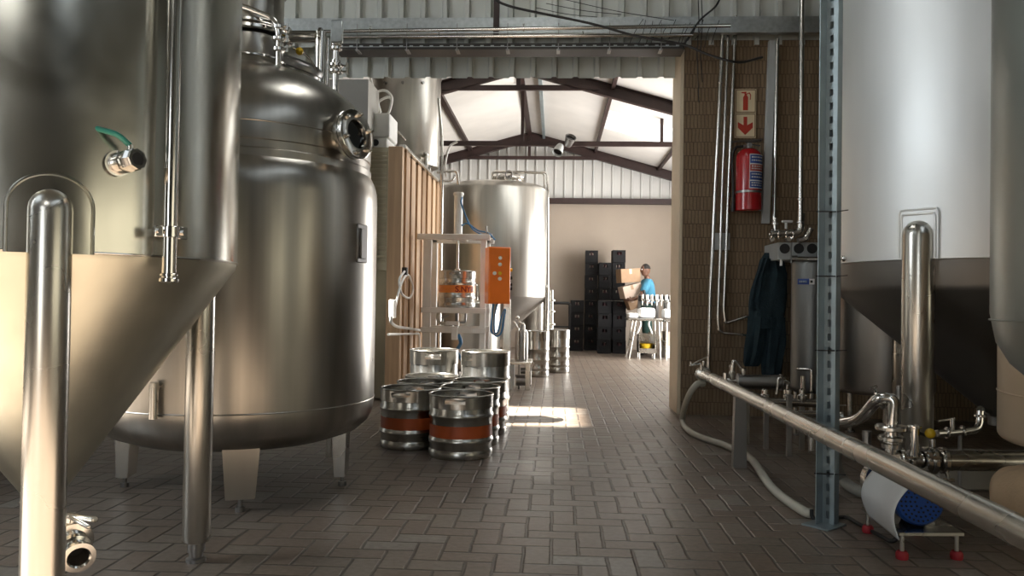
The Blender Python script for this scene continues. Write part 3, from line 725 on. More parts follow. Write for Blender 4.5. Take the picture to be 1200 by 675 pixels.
for y, r in ((52, .034), (57, .038), (73, .03), (77, .045), (84, .045)):
    b = MB(); q = V((c.x, c.y, CD(394, y, 5.0).z)); b.ring(q, (0, 0, 1), .019, r - .019, .024); 
    if r > .04: b.cyl(q - V((.07, 0, 0)), q + V((.07, 0, 0)), .007, 8); b.bar(q + V((.07, 0, -.02)), q + V((.07, 0, .02)), .01, .012)
    b.build('clamp', 'tube', t)
b = MB(); b.box(CD(395, 37, 4.96), (.075, .03, .14), .006); b.build('bracket', 'galv', t)
# ================================================================== RIGHT-HAND SIDE
ac = CD(1170, 360, 4.52); ac.z = 0; AR = .90
fa = thing('conical_fermenter', 'tall satin clad conical fermenter with a dull dark cone, behind the slotted post', 'fermentation tank', ac)
TA = Matrix.Translation(ac)
b = MB(); b.lathe([(AR - .03, 1.232), (AR, 1.236), (AR, 3.7), (AR - .03, 3.78), (AR - .3, 3.95), (0, 4.05)], TA, 160); b.build('shell', 'clad', fa)
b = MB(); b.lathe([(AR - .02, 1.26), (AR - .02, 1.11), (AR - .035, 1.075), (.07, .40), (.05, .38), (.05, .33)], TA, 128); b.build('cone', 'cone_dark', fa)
la = CD(1077, 360, 4.0); aa = math.atan2(la.y - ac.y, la.x - ac.x)
for k in range(3):
    a = aa + k * 2 * PI / 3; x, y = ac.x + AR * math.cos(a), ac.y + AR * math.sin(a)
    tube_leg(fa, x, y, .075, 1.43, .05)
    hw = .098; b = MB()
    b.grid(lambda i, j: V((ac.x + (AR + .006) * math.cos(a + (2 * i - 1) * hw / AR), ac.y + (AR + .006) * math.sin(a + (2 * i - 1) * hw / AR), 1.235 + .25 * j)), 16, 4)
    for s, q in ((1.0, 1.485), (.86, 1.462)):
        pt = lambda u, z: V((ac.x + (AR + .008) * math.cos(a + u * s * hw / AR), ac.y + (AR + .008) * math.sin(a + u * s * hw / AR), z))
        b.tube([pt(-1, 1.24), pt(-1, q - .02), pt(-.92, q)] + [pt(-.8 + .2 * i, q) for i in range(9)] + [pt(.92, q), pt(1, q - .02), pt(1, 1.24)], .006, 8)
    b.build('leg_pad', 'clad', fa)
b = MB()
for k in range(5):
    q = WY(976 + 6 * k, 303, 0.0 + hit_cyl(985, 303, ac.x, ac.y, AR + .03).y); b.ring(q, (1, 0, .05), .006, .012, .018, 14)
q0, q1 = WY(972, 303, q.y), WY(1003, 303, q.y); b.tube([q0, q1], .009, 10); b.tube([q1, q1 + V((.06, .12, 0))], .009, 10); b.build('level_gauge_fitting', 'tube', fa)

def small_tank(name, label, cpt, R, z0, z1, mat, legs, cat='tank', knuckle=None, leg_r=.02, legR=None, a0=0.0, nleg=3):
    k = knuckle or R * .3
    t = thing(name, label, cat, (cpt.x, cpt.y, 0)); T = Matrix.Translation((cpt.x, cpt.y, 0))
    prof = [(0, z0)] + [((R - k) * f, z0 + .02 * R * f * f) for f in (.5, 1)] + [(R - k + k * math.sin(q), z0 + .02 * R + k * (1 - math.cos(q))) for q in (.3, .6, .9, 1.2, PI / 2)]
    prof += [(R, z1 - k * .6)] + [(R - k + k * math.cos(q), z1 - k * .6 + k * .6 * math.sin(q)) for q in (.3, .6, .9, 1.2, PI / 2)] + [(0, z1 + .04 * R)]
    b = MB(); b.lathe(prof, T, 96); b.build('shell', mat, t)
    for i in range(nleg):
        a = a0 + 2 * PI * i / nleg; p = V((cpt.x + (legR or R * .75) * math.cos(a), cpt.y + (legR or R * .75) * math.sin(a), 0))
        b = MB(); b.cyl(p + V((0, 0, .012)), p + V((0, 0, z0 + k * .6)), leg_r, 16); lg = b.build('leg', 'brush', t)
        b = MB(); b.cyl(p, p + V((0, 0, .014)), leg_r * 1.8, 16); b.build('foot', 'darksteel', lg)
    return t
# rounded vessel at the very edge and the one tinted beige for reflected light behind it
bc = CD(1377, 360, 1.995); bR = .40
tB = small_tank('rounded_tank', 'round bottomed steel tank cut off by the frame beside the beige tinted tank', bc, bR, .755, 2.6, 'edge_tank', 3, knuckle=.22, legR=.18, a0=.9)
b = MB(); b.torus((bc.x, bc.y, .965), (0, 0, 1), bR, .003, 96, 6); b.build('weld_seam', 'edge_tank', tB)
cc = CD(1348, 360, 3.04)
tC = small_tank('buffer_tank', 'upright tank tinted beige like a sunlit floor reflection, behind the round bottomed steel one', cc, .5, .455, 1.55, 'beige', 3, knuckle=.03, legR=.25, a0=.5)
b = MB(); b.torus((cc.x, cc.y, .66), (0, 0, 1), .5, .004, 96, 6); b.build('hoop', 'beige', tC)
# two slim vessels by the brick wall
v1 = CD(949, 357, 6.0); tV = small_tank('filter_housing', 'slim upright steel cylinder with a blue tag between overalls and slotted post', v1, .135, .33, 1.33, 'housing', 3, cat='vessel', knuckle=.05, leg_r=.014, a0=.4)
q = hit_cyl(945, 330, v1.x, v1.y, .137); n = outward(q, v1)
for px, w, m, nm in ((941.5, .085, 'labelblue', 'blue_tag'), (951, .042, 'print_white', 'white_tag')):
    q = hit_cyl(px, 330, v1.x, v1.y, .138); n = outward(q, v1); s = V((-n.y, n.x, 0)); b = MB(); b.bar(q - s * w / 2, q + s * w / 2, .004, .042, up=V((0, 0, 1))); tg = b.build(nm, m, tV)
    if m == 'print_white': b = MB(); b.bar(q + n * .003 - s * .008, q + n * .003 + s * .008, .003, .018); b.build('tag_symbol', 'black', tg)
    else:
        b = MB()
        for u in (-.028, -.018, -.009, .002, .011, .022): b.bar(q + n * .003 + s * (u - .003), q + n * .003 + s * (u + .003), .003, .016)
        b.build('tag_print', 'zinc', tg)
q = hit_cyl(944, 448, v1.x, v1.y, .14); n = outward(q, v1); s = V((-n.y, n.x, 0)); zt_ = .44
b = MB(); b.tube(fillet([q + n * .0 - s * .05 + V((0, 0, .10)), q + n * .05 - s * .05 + V((0, 0, .10)), q + n * .05 + s * .05 + V((0, 0, .10)), q + n * .05 + s * .05 - V((0, 0, .06))], .02), .011, 10); b.tube([q + n * .05 - s * .01 + V((0, 0, .05)), q + n * .05 - s * .01 - V((0, 0, .10))], .018, 12); b.build('drain_fitting', 'tube', tV)
v2 = CD(1036, 360, 6.05); small_tank('holding_tank', 'dull grey upright tank glimpsed under the dark cone', v2, .355, .33, 1.6, 'cone_dull', 3, knuckle=.04, a0=.2)

# ---------------------------------------------------------------- slotted post
pb = CD(963.5, 611, 3.62); pb.z = 0
t = thing('slotted_post', 'galvanised slotted angle post standing from floor to roof beside the slanting pipe', 'post', pb)
Tp = Matrix.Translation(pb) @ Matrix.Rotation(math.radians(-138), 4, 'Z')
ph_ = HZ - .002; wf = .056; th = .0035
b = MB(); b.box((wf / 2, 0, ph_ / 2), (wf, th, ph_), 0, Tp)      # one flange, plain
x = th
hole_w, pitch, hh = .016, .062, .032
for (ya, yb_) in ((0, wf / 2 - hole_w / 2), (wf / 2 + hole_w / 2, wf)): b.box((0, (ya + yb_) / 2, ph_ / 2), (th, yb_ - ya, ph_), 0, Tp)
z = .0
while z < ph_:
    zz = min(z + pitch - hh, ph_); b.box((0, wf / 2, (z + zz) / 2), (th, hole_w, zz - z), 0, Tp); z += pitch
b.box((-.037, wf / 2, ph_ / 2), (th, wf + th, ph_), 0, Tp); b.box((-.0185, wf, ph_ / 2), (.04, th, ph_), 0, Tp); b.box((-.0185, 0, ph_ / 2), (.04, th, ph_), 0, Tp); b.build('slotted_upright', 'zinc', t)  # closed channel behind the slots, added so they show dark
b = MB(); b.box((.02, .02, .004), (.16, .13, .008), .002, Tp); b.build('base_plate', 'zinc', t)
for py in (249, 324, 410, 553):
    z = WY(961, py, pb.y).z; b = MB(); b.tube([Tp @ V(p) for p in ((-.006, -.006, z - 0), (wf + .004, -.005, z), (.03, .03, z), (-.005, wf + .004, z), (-.006, -.006, z))], .0035, 6); b.tube([Tp @ V((-.004, wf, z)), Tp @ V((-.01, wf + .05, z + .004))], .0025, 6)
    b.build('cable_tie', 'black', t)

# ---------------------------------------------------------------- slanting (level, receding) transfer pipe
TX, TZ, TR = 1.138, .455, .039
ye = 6.12
t = thing('transfer_pipe', 'fat steel pipe on a stand running low along the aisle beside the slotted post', 'pipe', (TX, 4.9, 0))
b = MB(); b.tube([(TX, 1.1, TZ), (TX, ye, TZ)], TR, 40); b.build('pipe', 'brush', t)
b = MB(); triclamp(b, (TX, ye + .0, TZ), (0, 1, 0), TR); b.cyl((TX, ye, TZ), (TX, ye + .03, TZ), TR * .99, 24); b.build('end_clamp', 'tube', t)
b = MB(); b.ring((TX, 3.1, TZ), (0, 1, 0), TR, .0015, .01); b.build('weld_ring', 'brush', t)
for y in (4.93, 1.35):
    x = TX; b = MB(); b.add([(x - .040, y - .03, 0), (x + .040, y - .03, 0), (x + .040, y + .03, 0), (x - .040, y + .03, 0), (x - .033, y - .03, TZ - .03), (x + .033, y - .03, TZ - .03), (x + .033, y + .03, TZ - .03), (x - .033, y + .03, TZ - .03)], [(3, 2, 1, 0), (4, 5, 6, 7), (0, 1, 5, 4), (1, 2, 6, 5), (2, 3, 7, 6), (3, 0, 4, 7)])
    b.build('stand', 'darksteel', t)
b = MB(); s = V((TX - .02, ye - .02, TZ + .035)); b.tube(fillet([s, s + V((0, 0, .05)), s + V((-.08, 0, .03)), s + V((-.08, 0, .06))], .02), .009, 10); b.bar(s + V((-.09, 0, .03)), s + V((.06, 0, .11)), .012, .008); b.build('end_valve', 'tube', t)
b = MB(); s = V((TX, 5.35, TZ + .03)); b.cyl(s, s + V((0, 0, .05)), .014, 12); b.build('vent_nipple', 'tube', t)

def hose(name, label, pts, r, mat, cat='hose', k=10):
    b = MB(); b.tube(spline(pts, k), r, 12); return tag(b.build(name, mat), label, cat)
up_ = lambda px, py, z: FZ(px, py, z)
h0 = V((TX - .01, ye - .08, TZ - TR - .024))
hose('hose', 'cream hose dropping from the far pipe end and trailing over the floor', [h0, h0 + V((-.06, -.03, -.005)), CD(806, 466, 6.0), up_(800, 492, .06), up_(812, 508, .026), up_(850, 522, .024), up_(879, 537, .024), up_(905, 572, .024), up_(940, 598, .024), up_(952, 601, .024)], .023, 'hose')
hose('hose', 'grey hose curving down behind the white pump cover', [CD(982, 522, 4.25), CD(979, 540, 4.25), up_(988, 562, .045), up_(1004, 574, .036), up_(1030, 580, .036), up_(1060, 577, .036)], .030, 'hose_grey')
hose('power_cable', 'black cable on the floor from the post to the pump', [up_(951, 597, .05), up_(953, 607, .012), up_(968, 609, .012), up_(990, 606, .012), up_(1008, 615, .012), up_(1030, 627, .012), up_(1046, 634, .02), CD(1058, 622, 3.3)], .009, 'black', 'cable')

# ---------------------------------------------------------------- pump with blue motor under a white cover
f0, f1, f2 = FZ(1057, 655), FZ(1121, 655), FZ(1017, 624)
f3 = f1 + (f2 - f0)
pcen = (f0 + f1 + f2 + f3) / 4
pm = thing('transfer_pump', 'small pump with a blue motor and a curved white cover on red rubber feet', 'pump', pcen)
for f in (f0, f1, f2, f3):
    b = MB(); b.cyl(f + V((0, 0, .03)), f + V((0, 0, .105)), .008, 10); lg = b.build('leg', 'brush', pm)
    b = MB(); b.lathe([(0, 0), (.022, 0), (.024, .006), (.024, .022), (.018, .032), (0, .032)], Matrix.Translation(f), 20); b.build('rubber_foot', 'redrubber', lg, 'red rubber foot')
b = MB(); ex = (f1 - f0).normalized(); ey = (f2 - f0).normalized()
b.add([f0 - ex * .02 - ey * .02 + V((0, 0, z)) for z in (.096, .108)] + [f1 + ex * .02 - ey * .02 + V((0, 0, z)) for z in (.096, .108)] + [f3 + ex * .02 + ey * .02 + V((0, 0, z)) for z in (.096, .108)] + [f2 - ex * .02 + ey * .02 + V((0, 0, z)) for z in (.096, .108)],
      [(0, 2, 4, 6), (1, 7, 5, 3), (0, 1, 3, 2), (2, 3, 5, 4), (4, 5, 7, 6), (6, 7, 1, 0)])
b.build('base_frame', 'brush', pm)
mc = CD(1079, 588, 3.18); ax = V((ey.x * .6, ey.y, 0)).normalized(); T = frame_of(mc, ax)
b = MB(); b.lathe([(0, -.004), (.03, -.004), (.088, .0), (.098, .012), (.098, .06), (.09, .065), (.09, .26), (.06, .27), (0, .27)], T, 48)
for k in range(18):
    a = 2 * PI * k / 18; b.box((.094 * math.cos(a), .094 * math.sin(a), .16), (.016, .004, .18), 0, T @ Matrix.Identity(4)) if False else b.add([T @ V((r * math.cos(a + w), r * math.sin(a + w), z)) for r in (.088, .101) for w in (-.03, .03) for z in (.07, .25)], [(0, 1, 3, 2), (4, 6, 7, 5), (0, 4, 5, 1), (2, 3, 7, 6), (1, 5, 7, 3), (0, 2, 6, 4)])
mo = b.build('motor', 'blue', pm, 'blue finned motor')
b = MB()
for rr, n in ((.024, 8), (.042, 14), (.06, 20), (.077, 26)):
    for k in range(n): a = 2 * PI * k / n; c = T @ V((rr * math.cos(a), rr * math.sin(a), -.002 - .0035 * (1 - rr / .09))); b.cyl(c - ax * .0022, c + ax * .004, .0042, 6)
b.build('fan_grille', 'black', mo)
for u in (-.06, .06): b = MB(); b.bar(mc + ax * .13 + ex * u - V((0, 0, .07)), V((mc.x + ax.x * .13 + ex.x * u * 1.3, mc.y + ax.y * .13 + ex.y * u * 1.3, .105)), .03, .12, 0, ax); b.build('motor_bracket', 'darksteel', pm)
b = MB()   # curved cover: an arc of sheet round the near left of the motor
p_tl, p_bl, p_br, p_tr = CD(1014, 546, 3.42), CD(1018, 605, 3.42), CD(1053, 633, 3.10), CD(1057, 565, 3.10)
def cov(i, j):
    a = p_bl.lerp(p_br, i); c = p_tl.lerp(p_tr, i); q = a.lerp(c, j)
    bul = math.sin(PI * j) * .030 + math.sin(PI * (1 - j) * .5) * .0; side = V((-ax.y, ax.x, 0)); 
    side = side if side.x < 0 else -side
    return q + side * bul + ex * (.05 * j ** 3)
b.grid(cov, 12, 16); cv = b.build('cover', 'whitesheet', pm, 'curved white sheet cover')
sm = cv.modifiers.new('thickness', 'SOLIDIFY'); sm.thickness = .004
T2 = frame_of(mc + ax * .28, ax); b = MB(); b.lathe([(0, 0), (.05, 0), (.05, .05), (.095, .055), (.1, .06), (.1, .10), (.09, .11), (.03, .115), (.03, .16), (0, .16)], T2, 40); b.build('pump_head', 'tube', pm)

# ---------------------------------------------------------------- manifold in front of the dark cone
DM = 4.05
zp = CD(1150, 540, 3.75).z; m0, m1 = CD(1100, 540, 3.75), CD(1290, 540, 3.75); m0.z = m1.z = zp
mf = thing('pipe_manifold', 'steel pipe manifold with clamps, elbow and yellow knobbed valve below the dark cone', 'pipework', (m0.x, m0.y, 0))
b = MB(); b.tube(fillet([m0, m1, V((m1.x, m1.y, .0))], .1), .048, 24); b.build('header_pipe', 'brush', mf)
q1 = V((CD(1026, 537, 3.8).x, m0.y + .02, zp + .0)); q2 = V((CD(1073, 537, 3.75).x, m0.y, zp))
b = MB(); b.tube([q1, m0], .034, 20); b.build('branch_pipe', 'tube', mf)
for x, r in ((m0.x + .02, .05), (m0.x - .06, .05), (m0.x - .13, .036), (q2.x - .06, .036)):
    b = MB(); triclamp(b, (x, m0.y, zp), (1, 0, 0), r * .82, True, V((0, -.7, -1)) if x > m0.x else V((0, -1, .3))); b.build('clamp', 'tube', mf)
vx = V((m0.x - .03, m0.y, zp))
b = MB(); b.ring(vx, (1, 0, 0), .034, .032, .03); b.cyl(vx, vx + V((0, 0, .10)), .016, 14); vv = b.build('butterfly_valve', 'tube', mf)
b = MB(); b.bar(vx + V((0, 0, .105)), vx + V((-.09, -.04, .135)), .02, .012); b.build('valve_handle', 'black', vv)
b = MB(); b.sphere(CD(1090, 508, 3.68), .0235); b.build('handle_knob', 'yellow', vv, 'yellow ball knob')
e0 = CD(1041, 500, 3.82); e0 = V((e0.x, q1.y, e0.z)); 
b = MB(); b.tube([V((e0.x, e0.y, zp)), V((e0.x, e0.y, e0.z))], .030, 20); b.build('riser', 'tube', mf)
for z, r in ((e0.z, .075), (e0.z - .05, .062), (e0.z - .085, .045)): b = MB(); b.ring((e0.x, e0.y, z), (0, 0, 1), .029, r - .03, .026, 32); b.build('flange', 'brush', mf)
top = V((CD(1040, 470, 3.82).x, e0.y, CD(1040, 468, 3.82).z)); b = MB(); b.tube(fillet([V((e0.x, e0.y, e0.z)), V((e0.x + .01, e0.y, top.z + .01)), V((CD(1024, 466, 3.87).x, e0.y + .03, top.z + .005)), V((CD(998, 488, 4.1).x, e0.y + .2, CD(998, 488, 4.1).z)), V((CD(975, 491, 4.35).x, e0.y + .42, CD(980, 491, 4.35).z))], .09, 8), .029, 20); b.build('elbow', 'tube', mf)
b = MB(); triclamp(b, CD(1031, 469, 3.85), (-1, .2, -.5), .030, True, V((-.3, -.2, 1))); b.build('clamp', 'tube', mf)
q = CD(978, 491, 4.33)
for px in (974, 986): b = MB(); triclamp(b, CD(px, 491, 4.33), (1, -.2, 0), .026, False); b.build('clamp', 'tube', mf)
b = MB(); b.cyl(q, q + V((0, 0, .07)), .010, 12); b.bar(q + V((-.05, 0, .075)), q + V((.06, 0, .075)), .012, .008); b.build('tap_handle', 'tube', mf)
x = CD(1016, 540, 4.1).x
for px, py0, py1, r in ((1016, 505, 536, .022), (1053, 452, 532, .012)): a, c = CD(px, py0, 3.9), CD(px, py1, 3.9); b = MB(); b.tube([a, V((a.x, a.y, c.z)), V((a.x + .05, q1.y, zp))], r, 14); b.build('dip_pipe', 'darksteel', mf)
b = MB(); a = CD(1072, 500, 3.72); b.tube([a, V((a.x, a.y, zp + .02))], .022, 16); b.ring((a.x, a.y, a.z), (0, 0, 1), .02, .012, .014); b.build('gauge_stub', 'tube', mf)
for px in (1046, 1175): s = V((CD(px, 540, 3.75).x, m0.y, 0)); b = MB(); b.cyl(s, V((s.x, s.y, zp)), .016, 12); b.build('support', 'darksteel', mf)
b = MB(); b.tube([V((e0.x, e0.y + .0, zp)), V((mc.x + ax.x * .44, mc.y + ax.y * .44, mc.z))], .024, 16); b.build('pump_link', 'tube', mf)
# outlet of the dark cone
a = V((ac.x, ac.y, .34)); oz = CD(1140, 505, 4.2)
b = MB(); b.tube(fillet([CD(1149, 482, 4.22), CD(1148, 503, 4.2), CD(1118, 507, 4.15), CD(1098, 508, 4.12)], .06), .020, 16); t = b.build('drain_pipe', 'tube', fa)
for p, d in ((CD(1149, 487, 4.22), (0, 0, 1)), (CD(1128, 506, 4.17), (1, 0, 0)), (CD(1110, 507.5, 4.14), (1, 0, 0))): b = MB(); triclamp(b, p, d, .021, False); b.build('clamp', 'tube', t)
p = CD(1116, 507, 4.14); b = MB(); b.cyl(p, p + V((0, 0, .075)), .011, 12); b.bar(p + V((-.07, 0, .06)), p + V((.01, 0, .075)), .012, .008); b.build('tap', 'tube', t)
b = MB(); b.tube([CD(1149, 480, 4.22), V((ac.x - .045, ac.y - .0, .40))], .02, 12); b.build('cone_link', 'tube', t)
b = MB(); p = CD(1125, 507, 4.16); b.cyl((p.x, p.y, 0), p, .010, 10); b.build('support', 'darksteel', t)

# ---------------------------------------------------------------- low plinth and sack at the edge
q = FZ(1115, 588); b = MB(); b.box((q.x + .55, q.y + .25 + .2, .08), (1.0, .4, .16), .012)
pl = tag(b.build('plinth', 'concrete'), 'low grey plinth on the floor behind the pump', 'plinth')
sc_ = CD(1224, 580, 3.4)
b = MB()
def sk(i, j):
    a, e = 2 * PI * i, PI * (j - .5); r = lambda c, p: math.copysign(abs(c) ** p, c)
    x, y, z = r(math.cos(e), .6) * r(math.cos(a), .8), r(math.cos(e), .6) * r(math.sin(a), .8), r(math.sin(e), .8)
    w = 1 + .03 * math.sin(5 * a + 3 * e) + .02 * math.sin(11 * a)
    return V((sc_.x + .19 * x * w, sc_.y + .19 * y * w, .155 + .155 * z * w))
b.grid(sk, 48, 24); tag(b.build('sack', 'sack', sharp=180), 'plump beige sack lying on the floor beyond the transfer pipe', 'sack')

# ---------------------------------------------------------------- valves and strainer against the brick wall
t = thing('strainer_line', 'dark steel strainer and valves on low pipework under the hanging overalls', 'pipework', FZ(885, 500))
Ys = 5.72; c0, c1 = WY(866, 447, Ys), WY(914, 449, Ys); c1.z = c0.z
b = MB(); b.tube([c0, c1], .050, 28); b.cyl(c1, c1 + V((.012, 0, 0)), .058, 28); b.cyl(c0 - V((.012, 0, 0)), c0, .058, 28); b.build('strainer_body', 'darksteel', t)
e1 = WY(912, 462, Ys); b = MB(); b.tube(fillet([c1 + V((.01, 0, 0)), c1 + V((.05, 0, 0)), V((c1.x + .05, Ys, .30)), V((c1.x + .35, Ys - .1, .30))], .05), .022, 14); b.build('outlet_pipe', 'tube', t)
for px, py in ((858, 436), (871, 440)):
    q = WY(px, py, Ys); b = MB(); b.lathe([(0, -.05), (.025, -.05), (.025, .0), (.016, .005), (.016, .03), (.022, .032), (.022, .05), (0, .055)], Matrix.Translation(q), 20); b.build('air_valve', 'tube', t)
b = MB(); q = WY(859, 430, Ys); b.tube(fillet([q, q + V((0, 0, .05)), q + V((.04, 0, .02)), q + V((.07, 0, -.03))], .02), .011, 10); b.tube([c0, V((TX + TR + .002, Ys, TZ))], .02, 12); b.build('inlet_pipe', 'tube', t)
q = WY(910, 452, Ys - .08); b = MB(); b.tube(fillet([q + V((.0, 0, -.06)), q + V((.012, 0, .06)), q + V((.06, 0, .05))], .02), .009, 10); b.build('lever', 'tube', t)
for px in (896, 924, 940): b = MB(); q = WY(px, 463, Ys - .15); b.lathe([(0, -.05), (.03, -.05), (.034, -.02), (.034, .0), (.02, .01), (.02, .035), (.012, .045), (0, .05)], Matrix.Translation(q), 20); b.build('valve_cap', 'tube', t)
b = MB(); a, c = WY(884, 471, Ys - .15), WY(957, 472, Ys - .15); c.z = a.z; b.tube([a, c], .030, 18); b.build('lower_pipe', 'tube', t)
b = MB(); a, c = WY(918, 484, Ys - .4), WY(962, 487, Ys - .4); c.z = a.z; b.tube([a, c], .022, 16); b.build('lower_pipe', 'tube', t)
for px, Y in ((873, Ys), (898, Ys - .15), (940, Ys - .15), (925, Ys - .4)): q = WY(px, 462, Y); b = MB(); b.bar((q.x, q.y, 0), (q.x, q.y, q.z), .06 if px == 873 else .03, .03, 0, V((0, 1, 0))); b.build('support', 'brush' if px == 873 else 'darksteel', t)
b = MB(); a = WY(951, 515, 4.5); b.cyl(a - V((0, 0, .06)), a + V((0, 0, .03)), .016, 14); b.cyl(a + V((0, 0, .03)), a + V((0, 0, .045)), .028, 14); b.tube([a, V((a.x + .25, a.y + .3, a.z))], .014, 10); b.tube([V((a.x + .25, a.y + .3, a.z)), V((a.x + .25, a.y + .3, 0))], .014, 10)
tag(b.build('drain_cock', 'tube'), 'small steel drain cock just behind the slotted post', 'valve')

# ================================================================== ON THE BRICK WALL
def wall_pipe(pts, r, Y, label, mat='tube', collars=(), name='wall_pipe', fil=.05):
    P_ = [WY(x, y, Y) for x, y in pts]; t = thing(name, label, 'pipe', P_[-1]); b = MB(); b.tube(fillet(P_, fil), r, 14); b.build('pipe', mat, t)
    for i, s in collars: q = P_[i].lerp(P_[i + 1], s); b = MB(); triclamp(b, q, P_[i + 1] - P_[i], r, False); b.build('clamp', mat, t)
    return t
wall_pipe([(847, 33), (835, 290), (832, 345), (830, 440)], .0165, YP - .10, 'leftmost of three slim upright pipes on the brick wall, reaching lowest', collars=((0, .25), (2, .05), (2, .4)))
wall_pipe([(853, 38), (841, 375), (843, 390), (888, 394)], .013, YP - .075, 'middle of three slim upright pipes on the brick wall', collars=((0, .6), (2, .6)))
wall_pipe([(862, 18), (848, 362), (850, 379), (890, 366)], .0145, YP - .05, 'rightmost of three slim upright pipes on the brick wall, reaching highest', collars=((0, .8), (2, .5)), fil=.03)
q = WY(845, 283, YP - .02); b = MB(); b.box(q, (.15, .035, .15), .004); tag(b.build('mounting_plate', 'box_grey'), 'grey square plate on the bricks behind the three slim pipes', 'plate')
a, c = WY(905, 48, YP - .03), WY(897, 262, YP - .03); b = MB(); b.bar(a, c, .068, .045, .005, V((0, 1, 0)))
tag(b.build('wall_trunking', 'box_grey'), 'pale grey square trunking running up the bricks beside the extinguisher', 'trunking')
wall_pipe([(911, 46), (907, 262)], .017, YP - .06, 'steel pipe upright next to the pale square trunking', collars=((0, .98),))
wall_pipe([(940, -20), (938, 262)], .021, YP - .5, 'bright steel pipe dropping to the elbow above the grey valve boxes', collars=((0, .9), (0, .995)))

lab = ['grey valve box nearest the extinguisher, over the overalls', 'middle one of the three grey valve boxes on the brick wall', 'grey valve box nearest the slotted post']
for k, px in enumerate((911, 927, 942)):
    q = WY(px, 296, YP - .22); t = thing('wall_valve_box', lab[k], 'valve box', q)
    b = MB(); b.box(q, (.112, .43, .145), .006); b.build('housing', 'box_grey', t)
    b = MB(); s = q + V((.0, -.216, .02)); b.cyl(s, s + V((0, -.003, 0)), .042, 24); b.build('port', 'black', t)
    b = MB(); s = q + V((-.02, -.19, -.072)); b.cyl(s - V((0, 0, .05)), s, .012, 12); b.build('nozzle', 'white', t)
Yv = YP - .47
t = thing('tap_assembly', 'polished pipe elbows and tap across the front of the valve boxes', 'pipework', WY(920, 274, Yv))
b = MB(); b.tube([WY(903, 274, Yv), WY(929, 273, Yv)], .028, 18); b.build('cross_pipe', 'tube', t)
b = MB(); b.tube(fillet([WY(925, 273, Yv), WY(938, 272, Yv), WY(939, 250, Yv)], .09), .031, 18); b.build('elbow', 'tube', t)
b = MB(); b.tube(fillet([WY(935, 282, Yv), WY(944, 280, Yv), WY(950, 268, Yv)], .06), .028, 16); b.build('elbow', 'tube', t)
for px in (904, 912, 921, 929): b = MB(); triclamp(b, WY(px, 274, Yv), (1, 0, 0), .028, False); b.build('clamp', 'tube', t)
q = WY(908, 272, Yv); b = MB(); b.tube([q, q + V((0, 0, .12))], .015, 12); b.ring(q + V((0, 0, .07)), (0, 0, 1), .014, .014, .02); b.ring(q + V((0, 0, .11)), (0, 0, 1), .014, .010, .02); b.build('tee', 'tube', t)
q = WY(921, 268, Yv); b = MB(); b.cyl(q, q + V((0, 0, .05)), .011, 12); b.box(q + V((.01, 0, .06)), (.09, .03, .02), .006); b.build('tap_handle', 'white', t)
for px in (905, 925, 944): b = MB(); q = WY(px, 280, Yv); b.tube([q, q + V((0, .05, 0))], .02, 12); b.build('inlet', 'tube', t)
a, c = WY(934, 304, YP - .55), WY(960, 302, YP - .55); c.z = a.z; b = MB(); b.tube([a, c], .024, 16); b.cyl(a - V((.05, 0, 0)), a, .032, 20); s = a.lerp(c, .4); b.tube(fillet([s, s - V((0, .05, .02)), s - V((-.02, .06, .08))], .02), .013, 12)
tag(b.build('wall_mounted_spigot', 'tube'), 'short steel spigot sticking out above the blue tagged cylinder', 'tap')

# fire signs and extinguisher
def sign(px0, py0, px1, py1, label, shapes):
    a, c = WY(px0, py0, YP - .012), WY(px1, py1, YP - .012); w, h = c.x - a.x, a.z - c.z; m = (a + c) / 2
    t = thing('safety_sign', label, 'sign', m); b = MB(); b.box(m, (w, .008, h), .001); b.build('sign_board', 'ivory', t)
    b = MB(); y = m.y - .0045
    for s in ((-1, 0), (1, 0), (0, -1), (0, 1)): b.box((m.x + s[0] * w * .455, y, m.z + s[1] * h * .46), (.006 if s[0] else w * .91, .002, .006 if s[1] else h * .92))
    b.build('sign_border', 'wood_dark', t)
    b = MB()
    for poly in shapes: b.prism([(x * w / 2, z * h / 2) for x, z in poly], .003, Matrix(((1, 0, 0, m.x), (0, 0, -1, y - .001), (0, 1, 0, m.z), (0, 0, 0, 1))))
    b.build('pictogram', 'signred', t)
body = [(-.25, -.78), (.22, -.78), (.22, .30), (.12, .46), (-.15, .46), (-.25, .30)]
sign(861.5, 104.5, 886, 132.5, 'ivory sign with a red extinguisher pictogram above the arrow sign', [body, [(-.12, .46), (.1, .46), (.1, .62), (-.12, .62)], [(-.45, .66), (-.40, .74), (.05, .78), (.05, .64), (-.1, .62)], [(.1, .62), (.35, .72), (.50, .50), (.45, .10), (.38, .10), (.42, .48), (.3, .62), (.1, .54)]])
sign(861, 133, 885.5, 161.5, 'ivory sign with a red downward arrow above the fire extinguisher', [[(-.17, .72), (.17, .72), (.17, .02), (.70, .28), (.70, -.18), (0, -.78), (-.70, -.18), (-.70, .28), (-.17, .02)]])
q0 = WY(877, 248, YP - .125); zT = WY(877, 174, YP - .125).z; er = .112
t = thing('fire_extinguisher', 'red fire extinguisher with blue panels hanging on the brick wall', 'fire extinguisher', q0)
Te = Matrix.Translation(q0); h = zT - q0.z
b = MB(); b.lathe([(0, .008), (er * .8, 0), (er, .01), (er, h - .09), (er * .93, h - .05), (er * .7, h - .018), (er * .35, h), (0, h)], Te, 56); b.build('cylinder', 'red', t)
